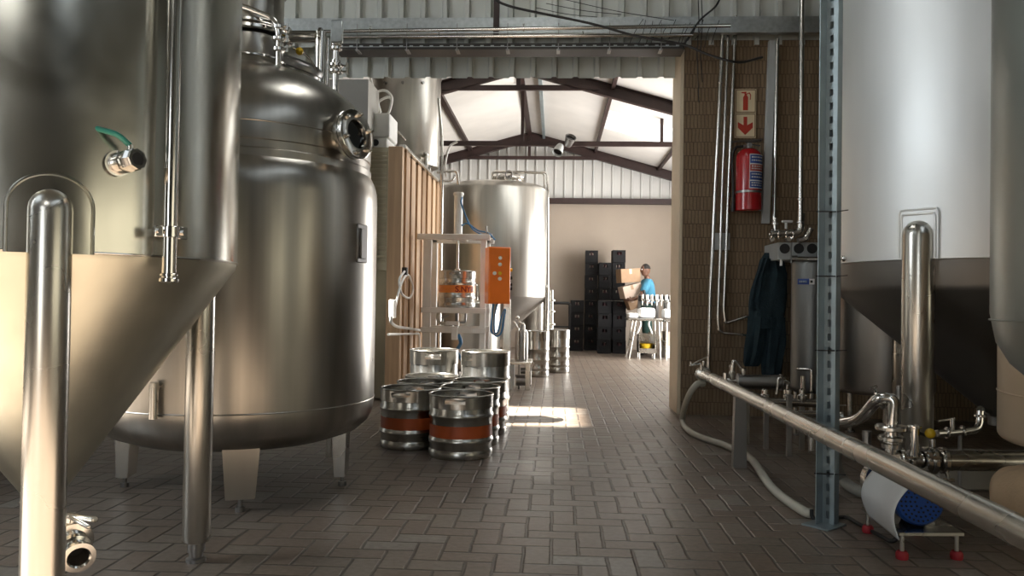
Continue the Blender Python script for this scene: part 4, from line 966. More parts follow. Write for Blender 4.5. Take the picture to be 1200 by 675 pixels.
b = MB(); b.cyl(q0 + V((0, 0, h)), q0 + V((0, 0, h + .045)), .022, 20); b.cyl(q0 + V((0, 0, h + .02)), q0 + V((-.05, 0, h + .02)), .012, 14); b.cyl(q0 + V((0, -.02, h + .025)), q0 + V((0, -.04, h + .025)), .018, 16); vh = b.build('valve_head', 'darksteel', t)
b = MB(); b.bar(q0 + V((-.03, 0, h + .05)), q0 + V((.10, -.02, h + .065)), .022, .008); b.bar(q0 + V((-.02, 0, h + .04)), q0 + V((.09, -.02, h + .02)), .022, .008); b.build('grip', 'black', vh)
b = MB(); b.tube(spline([q0 + V((-.05, 0, h + .02)), q0 + V((-.12, .0, h + .0)), q0 + V((-.145, .0, h - .10)), q0 + V((-.135, .0, .3)), q0 + V((-.13, .0, .08))], 8), .011, 10); b.cyl(q0 + V((-.13, 0, .08)), q0 + V((-.132, 0, -.0)), .016, 12, .02); b.build('discharge_hose', 'black', t)
b = MB(); b.ring(q0 + V((0, 0, h * .30)), (0, 0, 1), er + .0005, .004, .02, 48); b.box(q0 + V((0, .117, h * .5)), (.06, .012, h * .8)); b.build('wall_bracket', 'darksteel', t)
b = MB(); c = q0 + V((0, 0, h + .085)); b.tube([c + V((-.16, .10, -.01)), c + V((.14, .10, .015))], .008, 8); b.build('hook_bar', 'darksteel', t)
A0, A1 = math.radians(-98), math.radians(-22)
def panel(z0, z1, mat, name, a0=A0, a1=A1, rr=er + .0012):
    b = MB(); b.lathe([(rr, z0), (rr, z1)], Te, 20, a0, a1); return b.build(name, mat, t)
panel(h * .34, h * .88, 'print_white', 'label_backing', A0 - .04, A1 + .04, er + .0006)
for k, (m_, z0, z1) in enumerate((('labelblue', .735, .865), ('signred', .615, .715), ('labelblue', .475, .60), ('labelblue', .355, .455))):
    pn = panel(h * z0, h * z1, m_, 'label_panel'); b = MB(); r = random.Random(k + 3)
    for row in range(2):
        z = h * (z0 + (z1 - z0) * (.35 + .38 * row)); a = A0 + .12
        while a < A1 - .2: w = r.uniform(.06, .16); b.lathe([(er + .002, z - .006), (er + .002, z + .006)], Te, 3, a, a + w); a += w + .06
    b.build('label_print', 'print_white', pn)

# overalls on a hook
ho = WY(905, 297, YP - .17)
t = thing('overalls', 'dark teal work overalls hanging from a hook under the valve boxes', 'clothing', (ho.x, ho.y, .4))
pxm = 1 / (FPX / (YP - .2))
def loft(rows, n=28, seed=0):
    b = MB(); rr = random.Random(seed); ph1, ph2 = rr.random() * 6, rr.random() * 6; N_ = len(rows) - 1
    def fn(i, j):
        f = j * N_; k = min(int(f), N_ - 1); u = f - k; u = u * u * (3 - 2 * u) * .5 + u * .5
        x0, x1, z, d = [p + (q - p) * u for p, q in zip(rows[k], rows[k + 1])]
        a = 2 * PI * i; w = (x1 - x0) / 2; fold = .010 * math.sin(5 * a + ph1 + 5 * z) + .007 * math.sin(9 * a + ph2 - 3 * z) + .006 * math.sin(14 * z + 2 * a)
        return V(((x0 + x1) / 2 + (w + fold) * math.cos(a), ho.y + .015 + (d + fold) * math.sin(a), z))
    b.grid(fn, n, 40); return b
zz = lambda py: WY(900, py, YP - .2).z
xx = lambda px, py: WY(px, py, YP - .2).x
b = loft([(xx(899, 296), xx(911, 296), zz(296), .02), (xx(892, 305), xx(918, 305), zz(305), .045), (xx(888, 320), xx(923, 320), zz(320), .065), (xx(883, 340), xx(923, 340), zz(340), .075), (xx(880, 362), xx(922, 362), zz(362), .08), (xx(878, 385), xx(921, 385), zz(385), .08)], seed=1); b.build('body', 'overall', t)
b = loft([(xx(879, 372), xx(902, 372), zz(372), .075), (xx(876, 395), xx(899, 395), zz(395), .07), (xx(874, 415), xx(896, 415), zz(415), .065), (xx(873, 428), xx(891, 430), zz(427), .05), (xx(874, 430), xx(889, 431), zz(430), .03)], seed=2); b.build('trouser_leg', 'overall', t)
b = loft([(xx(897, 372), xx(922, 372), zz(372), .075), (xx(896, 400), xx(921, 400), zz(400), .07), (xx(895, 420), xx(919, 420), zz(420), .06), (xx(895, 437), xx(917, 437), zz(438), .05), (xx(896, 439), xx(915, 439), zz(441), .03)], seed=3); b.build('trouser_leg', 'overall', t)
b = loft([(xx(893, 303), xx(902, 303), zz(303), .03), (xx(884, 330), xx(893, 330), zz(330), .035), (xx(880, 350), xx(889, 350), zz(352), .035), (xx(881, 362), xx(888, 362), zz(364), .03)], n=16, seed=4)
for v in b.v: v.y -= .06
b.build('sleeve', 'overall', t)
b = MB(); b.cyl(ho + V((0, .16, .02)), ho + V((0, -.01, .0)), .006, 8); b.cyl(ho + V((0, -.01, 0)), ho + V((0, -.015, .03)), .006, 8); tag(b.build('wall_hook', 'tube'), 'small hook carrying the overalls', 'hook')
b = MB(); q = WY(914, 305, YP - .3); b.add(*(lambda s: (s.v, s.f))(loft([(q.x - .03, q.x + .03, q.z + .02, .02), (q.x - .035, q.x + .04, q.z, .03), (q.x - .02, q.x + .03, q.z - .03, .02)], 14, 9))); tag(b.build('rag', 'red'), 'dark red rag tucked at the collar of the overalls', 'cloth')
# ================================================================== KEGS
def arc_pts(r, a0, a1, z, n, T): return [T @ V((r * math.cos(a0 + (a1 - a0) * i / n), r * math.sin(a0 + (a1 - a0) * i / n), z)) for i in range(n + 1)]
def chime(mb, r, z0, z1, lug, half, zl0, zl1, wall=.004):
    """a collar with hand slots cut through: r radius, slots at the angles in lug"""
    n = 96
    inside = lambda a: any(abs((a - l + PI) % (2 * PI) - PI) < half for l in lug)
    for k in range(n):
        a, c = 2 * PI * k / n, 2 * PI * (k + 1) / n; m = (a + c) / 2
        segs = [(z0, zl0), (zl1, z1)] if inside(m) else [(z0, z1)]
        for u, w in segs:
            mb.add([(q * math.cos(e), q * math.sin(e), z) for q in (r, r - wall) for z in (u, w) for e in (a, c)], [(0, 1, 3, 2), (5, 4, 6, 7), (2, 3, 7, 6), (0, 4, 5, 1)])
    mb.torus((0, 0, z1), (0, 0, 1), r - wall / 2, .0065, n, 10)
def make_keg(name, R, H, band, label, cat, group, ribs=(.30, .70), slots=True, bandz=(.36, .54), bandmat='band'):
    t = thing(name, label, cat, (0, 0, 0), group)
    r0 = R * .955; c0, c1 = H * .13, H * .80
    p = [(0, c0 * .55), (r0 * .80, c0 * .6), (r0 * .95, c0 * .75), (r0, c0)]
    for f in ribs:
        z = c0 + (c1 - c0) * f; w = .015
        p += [(r0, z - w * 1.5), (R * .985, z - w * .8), (R, z - w * .2), (R, z + w * .2), (R * .985, z + w * .8), (r0, z + w * 1.5)]
    p += [(r0, c1), (r0 * .96, c1 + H * .035), (r0 * .84, c1 + H * .062), (r0 * .5, c1 + H * .085), (0, c1 + H * .095)]
    b = MB(); b.lathe(p, None, 72); b.build('body', 'keg', t)
    b = MB(); chime(b, R * .985, c1 - .005, H - .007, [-PI / 2, PI / 2] if slots else [], .30, H * .868, H * .945); b.build('top_collar', 'keg', t)
    b = MB(); b.lathe([(r0 * .985, c0 + .01), (R * .985, c0 * .82), (R * .985, .02), (R * .97, .006), (R * .945, 0), (R * .93, .006), (R * .93, c0 * .9)], None, 72)
    b.build('bottom_collar', 'keg', t)
    b = MB(); zt_ = c1 + H * .095; b.lathe([(.05, zt_ - .012), (.05, zt_ + .004), (.036, zt_ + .012), (.034, zt_ + .026), (.026, zt_ + .03), (.024, zt_ + .014), (0, zt_ + .014)], None, 32); b.build('keg_valve', 'darksteel', t)
    if band:
        b = MB(); b.lathe([(r0 + .0015, H * bandz[0]), (r0 + .0015, H * bandz[1])], None, 72); b.build('colour_band', bandmat, t, 'orange painted band')
    return t
def place(proto, first, x, y, rz, label, z=0.0):
    o = proto if first else copy_tree(proto)
    o.location = (x, y, z); o.rotation_euler = (0, 0, rz); o['label'] = label; return o
KR_, KH = .208, .40
keg = make_keg('keg', KR_, KH, True, 'keg', 'beer keg', 'orange banded kegs on the floor', ribs=(.22, .80), bandz=(.335, .525))
spots = [(542.5, 5.10, 'frontmost orange banded keg, in the near end of the right hand file'), (483.5, 5.40, 'first orange banded keg of the left hand file, beside the kettle'),
         (553, 5.54, 'second orange banded keg of the right hand file'), (500, 5.83, 'second orange banded keg of the left hand file'),
         (564, 5.97, 'third orange banded keg of the right hand file, touching the tall kegs'), (507, 6.26, 'third orange banded keg of the left hand file, touching the tall kegs')]
for i, (px, D, lb) in enumerate(spots):
    q = CD(px, 351, D); place(keg, i == 0, q.x, q.y, random.uniform(-.25, .25), lb)
tall = make_keg('tall_keg', .208, .575, False, 'keg', 'beer keg', 'tall plain kegs behind the orange banded ones', ribs=(.30, .72))
for i, (px, D, lb) in enumerate(((510, 6.72, 'tall plain keg behind the orange banded ones, on the timber wall side'), (570, 6.62, 'tall plain keg behind the orange banded ones, on the aisle side'))):
    q = CD(px, 351, D); place(tall, i == 0, q.x, q.y, .1 - .9 * i, lb)
slim = make_keg('slim_keg', .148, .60, False, 'keg', 'beer keg', 'slim kegs by the far fermenter', ribs=(.08, .36, .70), slots=False)
for i, (px, py, lb) in enumerate(((630, 442.5, 'slim plain steel keg beside the filling machine'), (655, 437.5, 'slim plain steel keg farther from the filling machine'))):
    q = FZ(px, py); place(slim, i == 0, q.x, q.y + .14, .3 * i, lb)

# ================================================================== KEG FILLING MACHINE
DF = 8.4
g = lambda px, py, d=DF: CD(px, py, d)
fz = lambda py: g(545, py).z
fx = lambda px: g(px, 351).x
fy = g(545, 351).y
x0, x1 = fx(500), fx(594)
mach = thing('keg_filling_machine', 'white framed keg filling machine with an air cylinder and orange control box', 'filling machine', ((x0 + x1) / 2, fy, 0))
xr = fx(566)
for (x, y, z1, nm) in ((x0, fy, fz(277), 0), (xr, fy, fz(277), 0), (x0, fy + .5, fz(277), 0), (xr, fy + .5, fz(277), 0)):
    b = MB(); b.bar((x, y, 0), (x, y, z1), .085 if y == fy and x == x0 else .06, .06, .006, V((0, 1, 0))); b.build('upright', 'white', mach)
b = MB(); b.bar((x1, fy + .1, 0), (x1, fy + .1, fz(350)), .075, .07, .006, V((0, 1, 0))); b.build('upright', 'brush', mach)
b = MB(); b.bar((fx(488), fy - .02, fz(278)), (fx(574), fy - .02, fz(278)), .08, .06, .006); b.bar((fx(488), fy + .5, fz(278)), (fx(574), fy + .5, fz(278)), .06, .06, .006); b.box(((x0 + xr) / 2, fy + .24, fz(278)), (.16, .56, .03), .004); b.build('top_beam', 'white', mach)
cx_ = fx(532.5)
b = MB(); b.cyl((cx_, fy + .22, fz(276)), (cx_, fy + .22, fz(222)), .047, 28); b.ring((cx_, fy + .22, fz(274)), (0, 0, 1), .045, .014, .03); b.ring((cx_, fy + .22, fz(224)), (0, 0, 1), .045, .012, .03)
ac_ = b.build('air_cylinder', 'white', mach)
b = MB(); b.cyl((cx_, fy + .22, fz(278)), (cx_, fy + .22, fz(364) + .44), .013, 14); b.cyl((cx_, fy + .22, fz(364) + .45), (cx_, fy + .22, fz(364) + .424), .03, 16); b.build('piston_rod', 'tube', ac_)
zs = fz(364)
for py, h, nm in ((364, .055, 'shelf'), (387, .06, 'lower_shelf')):
    b = MB(); z = fz(py); b.bar((fx(494), fy - .04, z), (fx(570), fy - .04, z), .05, h, .004); b.bar((fx(494), fy + .48, z), (fx(570), fy + .48, z), .05, h, .004)
    for px in (505, 524, 541, 560): b.bar((fx(px), fy - .04, z), (fx(px), fy + .48, z), .06, .02)
    b.build(nm, 'white', mach)
b = MB(); b.bar((fx(529), fy - .07, fz(384)), (fx(538), fy - .07, fz(384)), .02, .03); b.box((fx(534), fy - .06, fz(391)), (.065, .05, .13), .006); b.box((fx(531), fy - .02, fz(379)), (.14, .1, .04), .006); b.build('fill_head', 'white', mach)
b = MB(); b.cyl((fx(534), fy + .1, fz(362)), (fx(534), fy + .1, fz(384)), .022, 14); b.tube(fillet([(fx(545), fy + .1, fz(364)), (fx(545), fy + .05, fz(378)), (fx(530), fy + .05, fz(378))], .03), .013, 10); b.tube(fillet([(fx(524), fy + .1, fz(370)), (fx(518), fy + .05, fz(372)), (fx(518), fy + .05, fz(381)), (fx(531), fy + .02, fz(381))], .03), .012, 10); b.build('valve_block', 'darksteel', mach)
b = MB(); b.tube(spline([(fx(536), fy + .05, fz(364)), (fx(515), fy, fz(366)), (fx(515), fy, fz(378)), (fx(526), fy, fz(380))], 8), .019, 10); b.build('fill_hose', 'hose', mach)
b = MB(); b.tube(spline([(fx(537), fy + .05, fz(392)), (fx(540), fy + .05, fz(402)), (fx(536), fy + .05, fz(412)), (fx(542), fy + .1, fz(424))], 8), .02, 10); b.build('drain_hose', 'bluehose', mach)
# orange control box
bx = CD(583, 323, 8.12); T = Matrix.Translation(bx) @ Matrix.Rotation(math.radians(16), 4, 'Z')
bw, bh, bd = .225, .575, .20
b = MB(); b.box((0, 0, 0), (bw, bd, bh), .006, T); cb = b.build('control_box', 'orange', mach, 'orange steel control box')
b = MB(); b.box((0, -bd / 2 - .006, 0), (bw * .96, .012, bh * .97), .005, T); b.build('box_door', 'orange', cb)
for (u, v, m_) in ((.0, .09, 'white'), (-.055, .0, 'white'), (.0, .0, 'yellow'), (.0, -.055, 'white'), (.0, .155, 'red')):
    b = MB(); c = T @ V((u * 1.0, -bd / 2 - .012, v + .02)); n = (T.to_3x3() @ V((0, -1, 0))); b.cyl(c, c + n * .012, .019, 20); b.cyl(c + n * .012, c + n * .028, .013, 16); b.build('push_button', m_ if m_ != 'red' else 'tube', cb)
for v in (.06, -.02, -.09, -.13):
    b = MB(); c = T @ V((bw / 2, -.02, v)); n = (T.to_3x3() @ V((1, 0, 0))); b.cyl(c, c + n * .035, .018, 14); b.build('cable_gland', 'black' if v != .06 else 'yellow', cb)
for k in range(3):
    b = MB(); o = .02 * k; b.tube(spline([T @ V((-.04 + o, 0, -bh / 2)), g(577 + k, 372), g(576 + 2 * k, 388 + k * 2), g(583 + 2 * k, 390), g(588 + k, 372), (x1 - .02, fy + .06, fz(362))], 8), .013, 10); b.build('box_cable', ('bluehose', 'hose', 'bluehose')[k], cb)
b = MB(); b.tube(spline([(cx_ + .04, fy + .2, fz(262)), g(548, 262, 8.5), g(560, 270, 8.5), g(572, 273, 8.4), g(580, 281, 8.3)], 8), .009, 8); b.tube(spline([(cx_ + .04, fy + .2, fz(228)), g(541, 240, 8.5), g(552, 266, 8.5), g(566, 276, 8.4)], 8), .009, 8); b.build('air_line', 'bluehose', mach)
b = MB(); b.box(g(573, 276), (.07, .05, .05), .006); b.cyl(g(570, 273), g(570, 265), .010, 10); b.build('air_regulator', 'darksteel', mach)
# keg on the shelf
kz = zs + .0285
fk = make_keg('keg', .205, .40, True, 'keg', 'beer keg', 'kegs', ribs=(.22, .80), bandz=(.40, .60), bandmat='band_pale')
fk['label'] = 'keg with dark red lettering on a pale orange band, clamped in the filling machine'; del fk['group']
fk.location = (cx_, fy + .22, kz)
vs, fs = text_shape('S.NYR', .088)
mnx, mxx = min(v.x for v in vs), max(v.x for v in vs); rr = .205 * .955 + .0022
b = MB(); aoff = -PI / 2 + .02
wv = [V((cx_ + (rr + v.z) * math.cos(aoff + (v.x - mnx) / rr), fy + .22 + (rr + v.z) * math.sin(aoff + (v.x - mnx) / rr), kz + .40 * .50 - .031 + v.y)) for v in vs]
b.add(wv, fs); b.build('lettering', 'darkred', fk, 'dark red lettering S.NYR')
# low trolley with pump beside the machine
tp = FZ(600, 457); t = thing('small_pump_trolley', 'small trolley with pipes and a canister beside the filling machine', 'trolley', tp)
b = MB(); z = .30; b.box((tp.x + .06, tp.y + .2, z), (.30, .5, .03), .004); b.build('deck', 'brush', t)
for dx, dy in ((-.02, 0), (.17, 0), (-.02, .4), (.17, .4)): b = MB(); b.bar((tp.x + dx, tp.y + dy, 0), (tp.x + dx, tp.y + dy, z), .05, .04, .004, V((0, 1, 0))); b.build('leg', 'white' if dx < 0 else 'brush', t)
b = MB(); c = V((tp.x + .09, tp.y + .22, 0)); b.lathe([(0, .315), (.07, .315), (.075, .33), (.075, .62), (.06, .66), (.02, .68), (.02, .72), (0, .72)], Matrix.Translation(c), 28); b.build('canister', 'darksteel', t)
b = MB()
for dx in (-.03, .03): b.tube(fillet([c + V((dx, -.09, .33)), c + V((dx, -.09, .70 + dx)), c + V((dx - .06, -.05, .76))], .03), .010, 10)
b.tube(fillet([c + V((.1, -.1, .05)), c + V((.1, -.1, .25)), c + V((.14, -.1, .30))], .03), .02, 10); b.sphere(c + V((-.05, -.06, .80)), .022); b.build('pipe_cluster', 'tube', t)
b = MB(); b.cyl(c + V((-.05, -.15, .10)), c + V((.06, -.15, .10)), .06, 20); b.cyl(c + V((.0, -.15, .21)), c + V((.09, -.15, .21)), .035, 16); b.bar(c + V((-.06, -.15, .155)), c + V((.10, -.15, .155)), .05, .02); b.bar(c + V((-.02, -.1, .0)), c + V((-.02, -.1, .3)), .03, .02); b.build('pump', 'darksteel', t)

# ================================================================== TIMBER CLAD COLD ROOM
CX, CY0, CY1, CZ = -1.53, 7.68, 10.35, 2.47
CW = 1.9
cold = thing('cold_room', 'timber clad cold room with a cream louvred end beside the passage', 'cold room', (CX - CW / 2, (CY0 + CY1) / 2, 0))
b = MB(); b.box((CX - CW / 2 - .03, (CY0 + CY1) / 2, CZ / 2), (CW - .06, CY1 - CY0 - .04, CZ - .04)); b.build('core', 'creambox', cold)
b = MB(); y = CY0; r = random.Random(3); k = 0
while y < CY1:
    w = r.choice((.17, .20, .23, .15)); w = min(w, CY1 - y); d = r.uniform(0, .008) + (.022 if k % 2 else 0)
    b.box((CX + d / 2 - .015, y + w / 2, (CZ + .0) / 2), (.03 + d, w - .006, CZ - .02 * r.random()), .003); y += w; k += 1
b.build('timber_boards', 'timber', cold)
b = MB(); b.box((CX - .035, CY0 - .03, CZ / 2), (.14, .06, CZ + .01), .004); b.build('corner_post', 'timber', cold)
b = MB(); b.bar((CX + .02, CY0, CZ + .015), (CX + .02, CY1, CZ + .015), .07, .035, .004); b.build('top_rail', 'brush', cold)
b = MB()
for k in range(26): z = CZ - .06 - .042 * k; b.box((CX - .11 - .35, CY0 - .028, z), (.68, .012, .038), .003, Matrix.Translation((CX - .46, CY0 - .028, z)) @ Matrix.Rotation(.5, 4, 'X') @ Matrix.Translation((-(CX - .46), -(CY0 - .028), -z)))
b.box((CX - .46, CY0 - .02, CZ - .6), (.72, .012, 1.2)); b.build('louvre_panel', 'creambox', cold)
# socket box and cables on the boards
def onwall(px, py): return WX(px, py, CX + .02)
q = onwall(457, 362); b = MB(); b.box((CX + .045, q.y, q.z), (.05, .10, .17), .006); sb = b.build('socket_box', 'white'); tag(sb, 'small white socket box on the timber boards', 'socket')
b = MB(); pts = [(463, 360), (470, 333), (478, 322), (484, 338), (480, 349), (471, 344), (468, 328), (474, 318)]; b.tube(spline([WX(x, y, CX + .06 + .01 * (i % 2)) for i, (x, y) in enumerate(pts)], 8), .011, 10); tag(b.build('white_cable', 'white'), 'coiled white cable hanging on the timber boards', 'cable')
b = MB(); pts = [(458, 370), (459, 378), (466, 383), (480, 385), (492, 387)]; b.tube(spline([WX(x, y, CX + .05) for x, y in pts], 8), .014, 10); tag(b.build('white_conduit', 'white'), 'white pipe bending along the timber boards under the socket box', 'pipe')
q = onwall(471, 318); b = MB(); b.box((CX + .05, q.y, q.z), (.05, .07, .08), .006); tag(b.build('wall_mounted_plug', 'black'), 'black plug at the top of the coiled white cable', 'plug')
q = onwall(455, 392); b = MB(); b.tube(fillet([WX(455, 392, CX + .05), WX(491, 391, CX + .05), WX(492, 415, CX + .05), V((CX + .05, WX(492, 415, CX + .05).y, 0))], .03), .012, 10); tag(b.build('water_pipe', 'white'), 'pale thin pipe along the timber boards turning down to the floor', 'pipe')

# white chiller unit and the round tank on top
q0 = WY(433, 166, CY0 + .1); zc = CZ
t = thing('chiller_unit', 'white boxed unit with a round port on top of the cold room', 'chiller', (CX - .3, CY0 + .25, zc))
w0, w1 = WY(428, 150, CY0 + .1).x, WY(459, 150, CY0 + .1).x - .02; zt1 = WY(440, 132, CY0 + .1).z
zm = WY(440, 161, CY0 + .1).z
b = MB(); b.box(((w0 + w1) / 2, CY0 + .3, (zm + zt1) / 2), (w1 - w0, .4, zt1 - zm), .02, None, 3); b.build('cover', 'white', t)
b = MB(); b.box(((w0 + w1) / 2 - .01, CY0 + .3, (zc + zm) / 2), (w1 - w0 - .03, .38, zm - zc), .01); b.build('base', 'white', t)
q = WY(440, 167, CY0 + .105); b = MB(); b.cyl((q.x, CY0 + .1, q.z), (q.x, CY0 + .112, q.z), .033, 24); b.build('port', 'black', t)
for k, pts in enumerate((((432, 132), (437, 112), (450, 106), (459, 114), (457, 128), (454, 134)), ((434, 134), (443, 120), (454, 114), (460, 117)), ((434, 92), (440, 112), (446, 132)))):
    b = MB(); b.tube(spline([WY(x, y, CY0 + .3 + .04 * k) for x, y in pts], 8), .014, 8); tag(b.build('white_hose', 'white'), ['tall looping white hose above the chiller unit', 'low looping white hose above the chiller unit', 'straight white hose slanting down to the chiller unit'][k], 'hose')

DT = 9.95
tc = CD(475, 200, DT); rT = 40 / FPX * DT; zb, ztp = CD(475, 199, DT).z, CD(475, 90.5, DT).z
t = thing('header_tank', 'round steel tank standing on top of the timber clad cold room', 'tank', (tc.x, tc.y, CZ))
Tt = Matrix.Translation((tc.x, tc.y, 0))
b = MB(); b.lathe([(0, zb), (rT * .8, zb + .01), (rT * .96, zb + .03), (rT, zb + .08), (rT, ztp - .02), (rT + .012, ztp - .01), (rT + .012, ztp), (rT - .03, ztp + .005), (0, ztp + .03)], Tt, 72); b.build('shell', 'far', t)
for k in range(3):
    a = 2.0 + 2 * PI * k / 3; x, y = tc.x + rT * .7 * math.cos(a), tc.y + rT * .7 * math.sin(a)
    b = MB(); b.cyl((x, y, CZ + .001), (x, y, zb + .03), .03, 12); b.build('leg', 'darksteel', t)
for px in (452, 472, 495): q = hit_cyl(px, 97, tc.x, tc.y, rT); b = MB(); n = outward(q, tc); b.cyl(q - n * .01, q + n * .025, .018, 12); b.build('lug', 'darksteel', t)
q = hit_cyl(498, 182, tc.x, tc.y, rT + .05); n = outward(q, tc); b = MB(); b.tube([q - n * .1, q + n * .02], .022, 12); b.sphere(q + V((0, 0, .01)) + n * .02, .034); b.tube([q + n * .03, q + n * .03 - V((0, 0, .22))], .024, 14); b.build('outlet', 'tube', t)
b = MB(); q = WY(462, 150, CY0 + .55); b.tube(fillet([(q.x - .1, q.y + .3, q.z), (q.x, q.y, q.z), (q.x, q.y, CZ)], .04), .02, 12); b.tube([(q.x, q.y, q.z), (q.x, q.y + .6, q.z)], .012, 10); tag(b.build('steel_pipe_stub', 'tube'), 'bent steel pipe rising between the chiller unit and the header tank', 'pipe')
t = thing('overflow_pipe', 'thin steel pipe running down beside the header tank over the passage', 'pipe', CD(517, 200, 9.2))
b = MB(); b.tube(fillet([CD(514, 115, 9.2), CD(518, 160, 9.2), CD(518, 215, 9.2), CD(516, 330, 9.2), V((CD(516, 330, 9.2).x, CD(516, 330, 9.2).y, 0))], .1), .018, 10); b.build('pipe', 'tube', t)
b = MB(); b.tube(spline([CD(523, 207, 9.2), CD(522, 190, 9.2), CD(527, 172, 9.2), CD(536, 166, 9.2)], 8), .013, 10); b.build('curved_end', 'white', t)
b = MB(); b.tube(fillet([CD(512, 202, 9.2), CD(536, 200, 9.2), CD(537, 216, 9.2)], .05), .016, 10); b.tube(fillet([CD(514, 212, 9.2), CD(530, 212, 9.2), CD(533, 205, 9.2)], .05), .014, 10); b.build('branch', 'tube', t)

# squat vessels under and beside the machine
small_tank('squat_tank', 'squat steel tank behind the keg filling machine', CD(549, 400, 10.1), .40, .10, .98, 'far', 3, knuckle=.06)
small_tank('slim_tank', 'narrow steel cylinder against the timber boards behind the filling machine', CD(497, 395, 9.6), .10, .10, 1.10, 'far', 3, knuckle=.04)

# ================================================================== FAR FERMENTER
DQ = 11.7
qc = CD(576, 350, DQ); qR = 66 / FPX * DQ; qc.z = 0
zl = lambda py, px=576: CD(px, py, DQ).z
qt = thing('conical_fermenter', 'conical fermenter with a railed top manway, far off past the orange control box', 'fermentation tank', qc)
Tq = Matrix.Translation(qc)
zj = CD(576, 347, DQ - qR).z; zsh = zl(222)
b = MB(); b.lathe([(qR, zj), (qR, zsh - .06), (qR - .015, zsh - .02), (qR - .06, zsh + .02), (qR * .75, zsh + .055), (qR * .4, zsh + .085), (0, zsh + .095)], Tq, 96); b.build('shell', 'far', qt)
b = MB(); b.lathe([(qR - .002, zj + .01), (qR - .02, zj - .03), (.07, .34), (.05, .32), (.05, .26)], Tq, 96); b.build('cone', 'cone_dull', qt)
for px in (641, 556):
    p = CD(px, 400, DQ - .25 if px == 641 else DQ - qR); a = math.atan2(p.y - qc.y, p.x - qc.x)
    tube_leg(qt, qc.x + qR * math.cos(a), qc.y + qR * math.sin(a), .045, zj + .18)
tube_leg(qt, qc.x + qR * math.cos(2.3), qc.y + qR * math.sin(2.3), .045, zj + .18)
mwx = CD(598, 210, DQ); Tm = Matrix.Translation((mwx.x, qc.y - .1, 0)); z0 = zl(216)
b = MB(); b.lathe([(.19, z0 - .05), (.19, z0 + .06), (.215, z0 + .065), (.215, z0 + .09), (.20, z0 + .11), (.12, z0 + .14), (0, z0 + .15)], Tm, 48); b.cyl((mwx.x - .25, qc.y - .1, z0 + .10), (mwx.x - .2, qc.y - .1, z0 + .10), .04, 12); b.ring((mwx.x, qc.y - .1, z0 + .05), (0, 0, 1), .19, .03, .02); mw = b.build('manway', 'tube', qt)
b = MB(); b.cyl((mwx.x, qc.y - .3, z0 + .06), (mwx.x, qc.y - .38, z0 + .06), .02, 10); b.torus((mwx.x, qc.y - .35, z0 + .1), (0, 1, 0), .05, .008, 20, 8); b.build('hand_wheel', 'darksteel', mw)
b = MB(); b.tube(fillet([CD(577, 222, DQ - .2), CD(577, 201, DQ - .2), CD(641, 202, DQ - .2), CD(642, 226, DQ - .2), CD(642, 345, DQ - .2)], .05), .016, 10); b.tube(fillet([CD(577, 222, DQ + .4), CD(577, 202, DQ + .4), CD(638, 203, DQ + .4), CD(638, 222, DQ + .4)], .05), .014, 10); b.build('top_rail', 'tube', qt)
b = MB(); b.tube([CD(646, 340, DQ - .1), CD(646, 410, DQ - .1)], .03, 12)
for py in (352, 365, 380, 395): b.ring(CD(646, py, DQ - .1), (0, 0, 1), .03, .03, .03); b.bar(CD(646, py, DQ - .1), CD(637, py, DQ - .1), .03, .03)
b.build('sample_pipe', 'tube', qt)
b = MB(); q = CD(626, 250, DQ); h_ = hit_cyl(634, 267, qc.x, qc.y, qR + .003); n = outward(h_, qc); s = V((-n.y, n.x, 0)); b.bar(h_ - s * .04, h_ + s * .04, .006, .10); b.build('data_plate', 'print_white', qt)
c = CD(632, 395, DQ + .75); small_tank('bright_tank', 'small steel tank standing behind the cone of the far fermenter', V((c.x - .1, c.y + .3, 0)), .26, .2, 1.15, 'far', 3)

# ================================================================== CRATES
crate = thing('beer_crate', 'crate', 'beer crate', (0, 0, 0))
cw, cdp, ch = .252, .36, .252
b = MB(); tk_ = .012
b.box((0, 0, .012), (cw - .012, cdp - .012, .012))
for s in (-1, 1):
    # end walls with a hand hole and two sunk panels, side walls
    y = s * (cdp / 2 - tk_ / 2)
    b.box((0, y, .05), (cw, tk_, .10), .002); b.box((0, y, ch - .022), (cw, tk_, .034), .002)
    for u in (-1, 1): b.box((u * cw * .34, y, .150), (cw * .32, tk_, .13), .002)
    b.box((0, y, .125), (cw * .40, tk_, .055), .002)
    b.box((s * (cw / 2 - tk_ / 2), 0, ch / 2 + .003), (tk_, cdp - .03, ch - .012), .002)
    for u in (-1, 1): b.box((u * (cw / 2 - .008), y + s * .003, ch / 2), (.016, .014, ch - .004), .002)
    b.box((0, y + s * .003, .012), (cw, .014, .018), .002); b.box((0, y + s * .003, ch - .010), (cw, .014, .014), .002)
b.build('crate_shell', 'crate', crate)
b = MB()
for i in range(3):
    for j in range(4):
        T = Matrix.Translation((-.075 + .075 * i, -.125 + .083 * j, .02)); b.lathe([(0, 0), (.03, 0), (.031, .01), (.031, .12), (.013, .17), (.013, .215), (0, .215)], T, 12)
b.build('bottle_load', 'crate_in', crate)
stacks = [('low stack nearest the sack truck', 676.6, 408.5, 4, 16.0), ('tallest stack against the tan wall', 692.4, 407.5, 8, 16.2), ('low front stack next to the tallest one', 708, 412.5, 4, 15.3), ('shorter of the two tall rear stacks', 708.2, 408, 7, 15.95), ('low front stack beside the packing table', 725.5, 413, 4, 15.35), ('tall rear stack behind the cardboard boxes', 724.0, 408, 8, 15.95)]
ords = ['bottom', 'second', 'third', 'fourth', 'fifth', 'sixth', 'seventh', 'topmost']
first = True
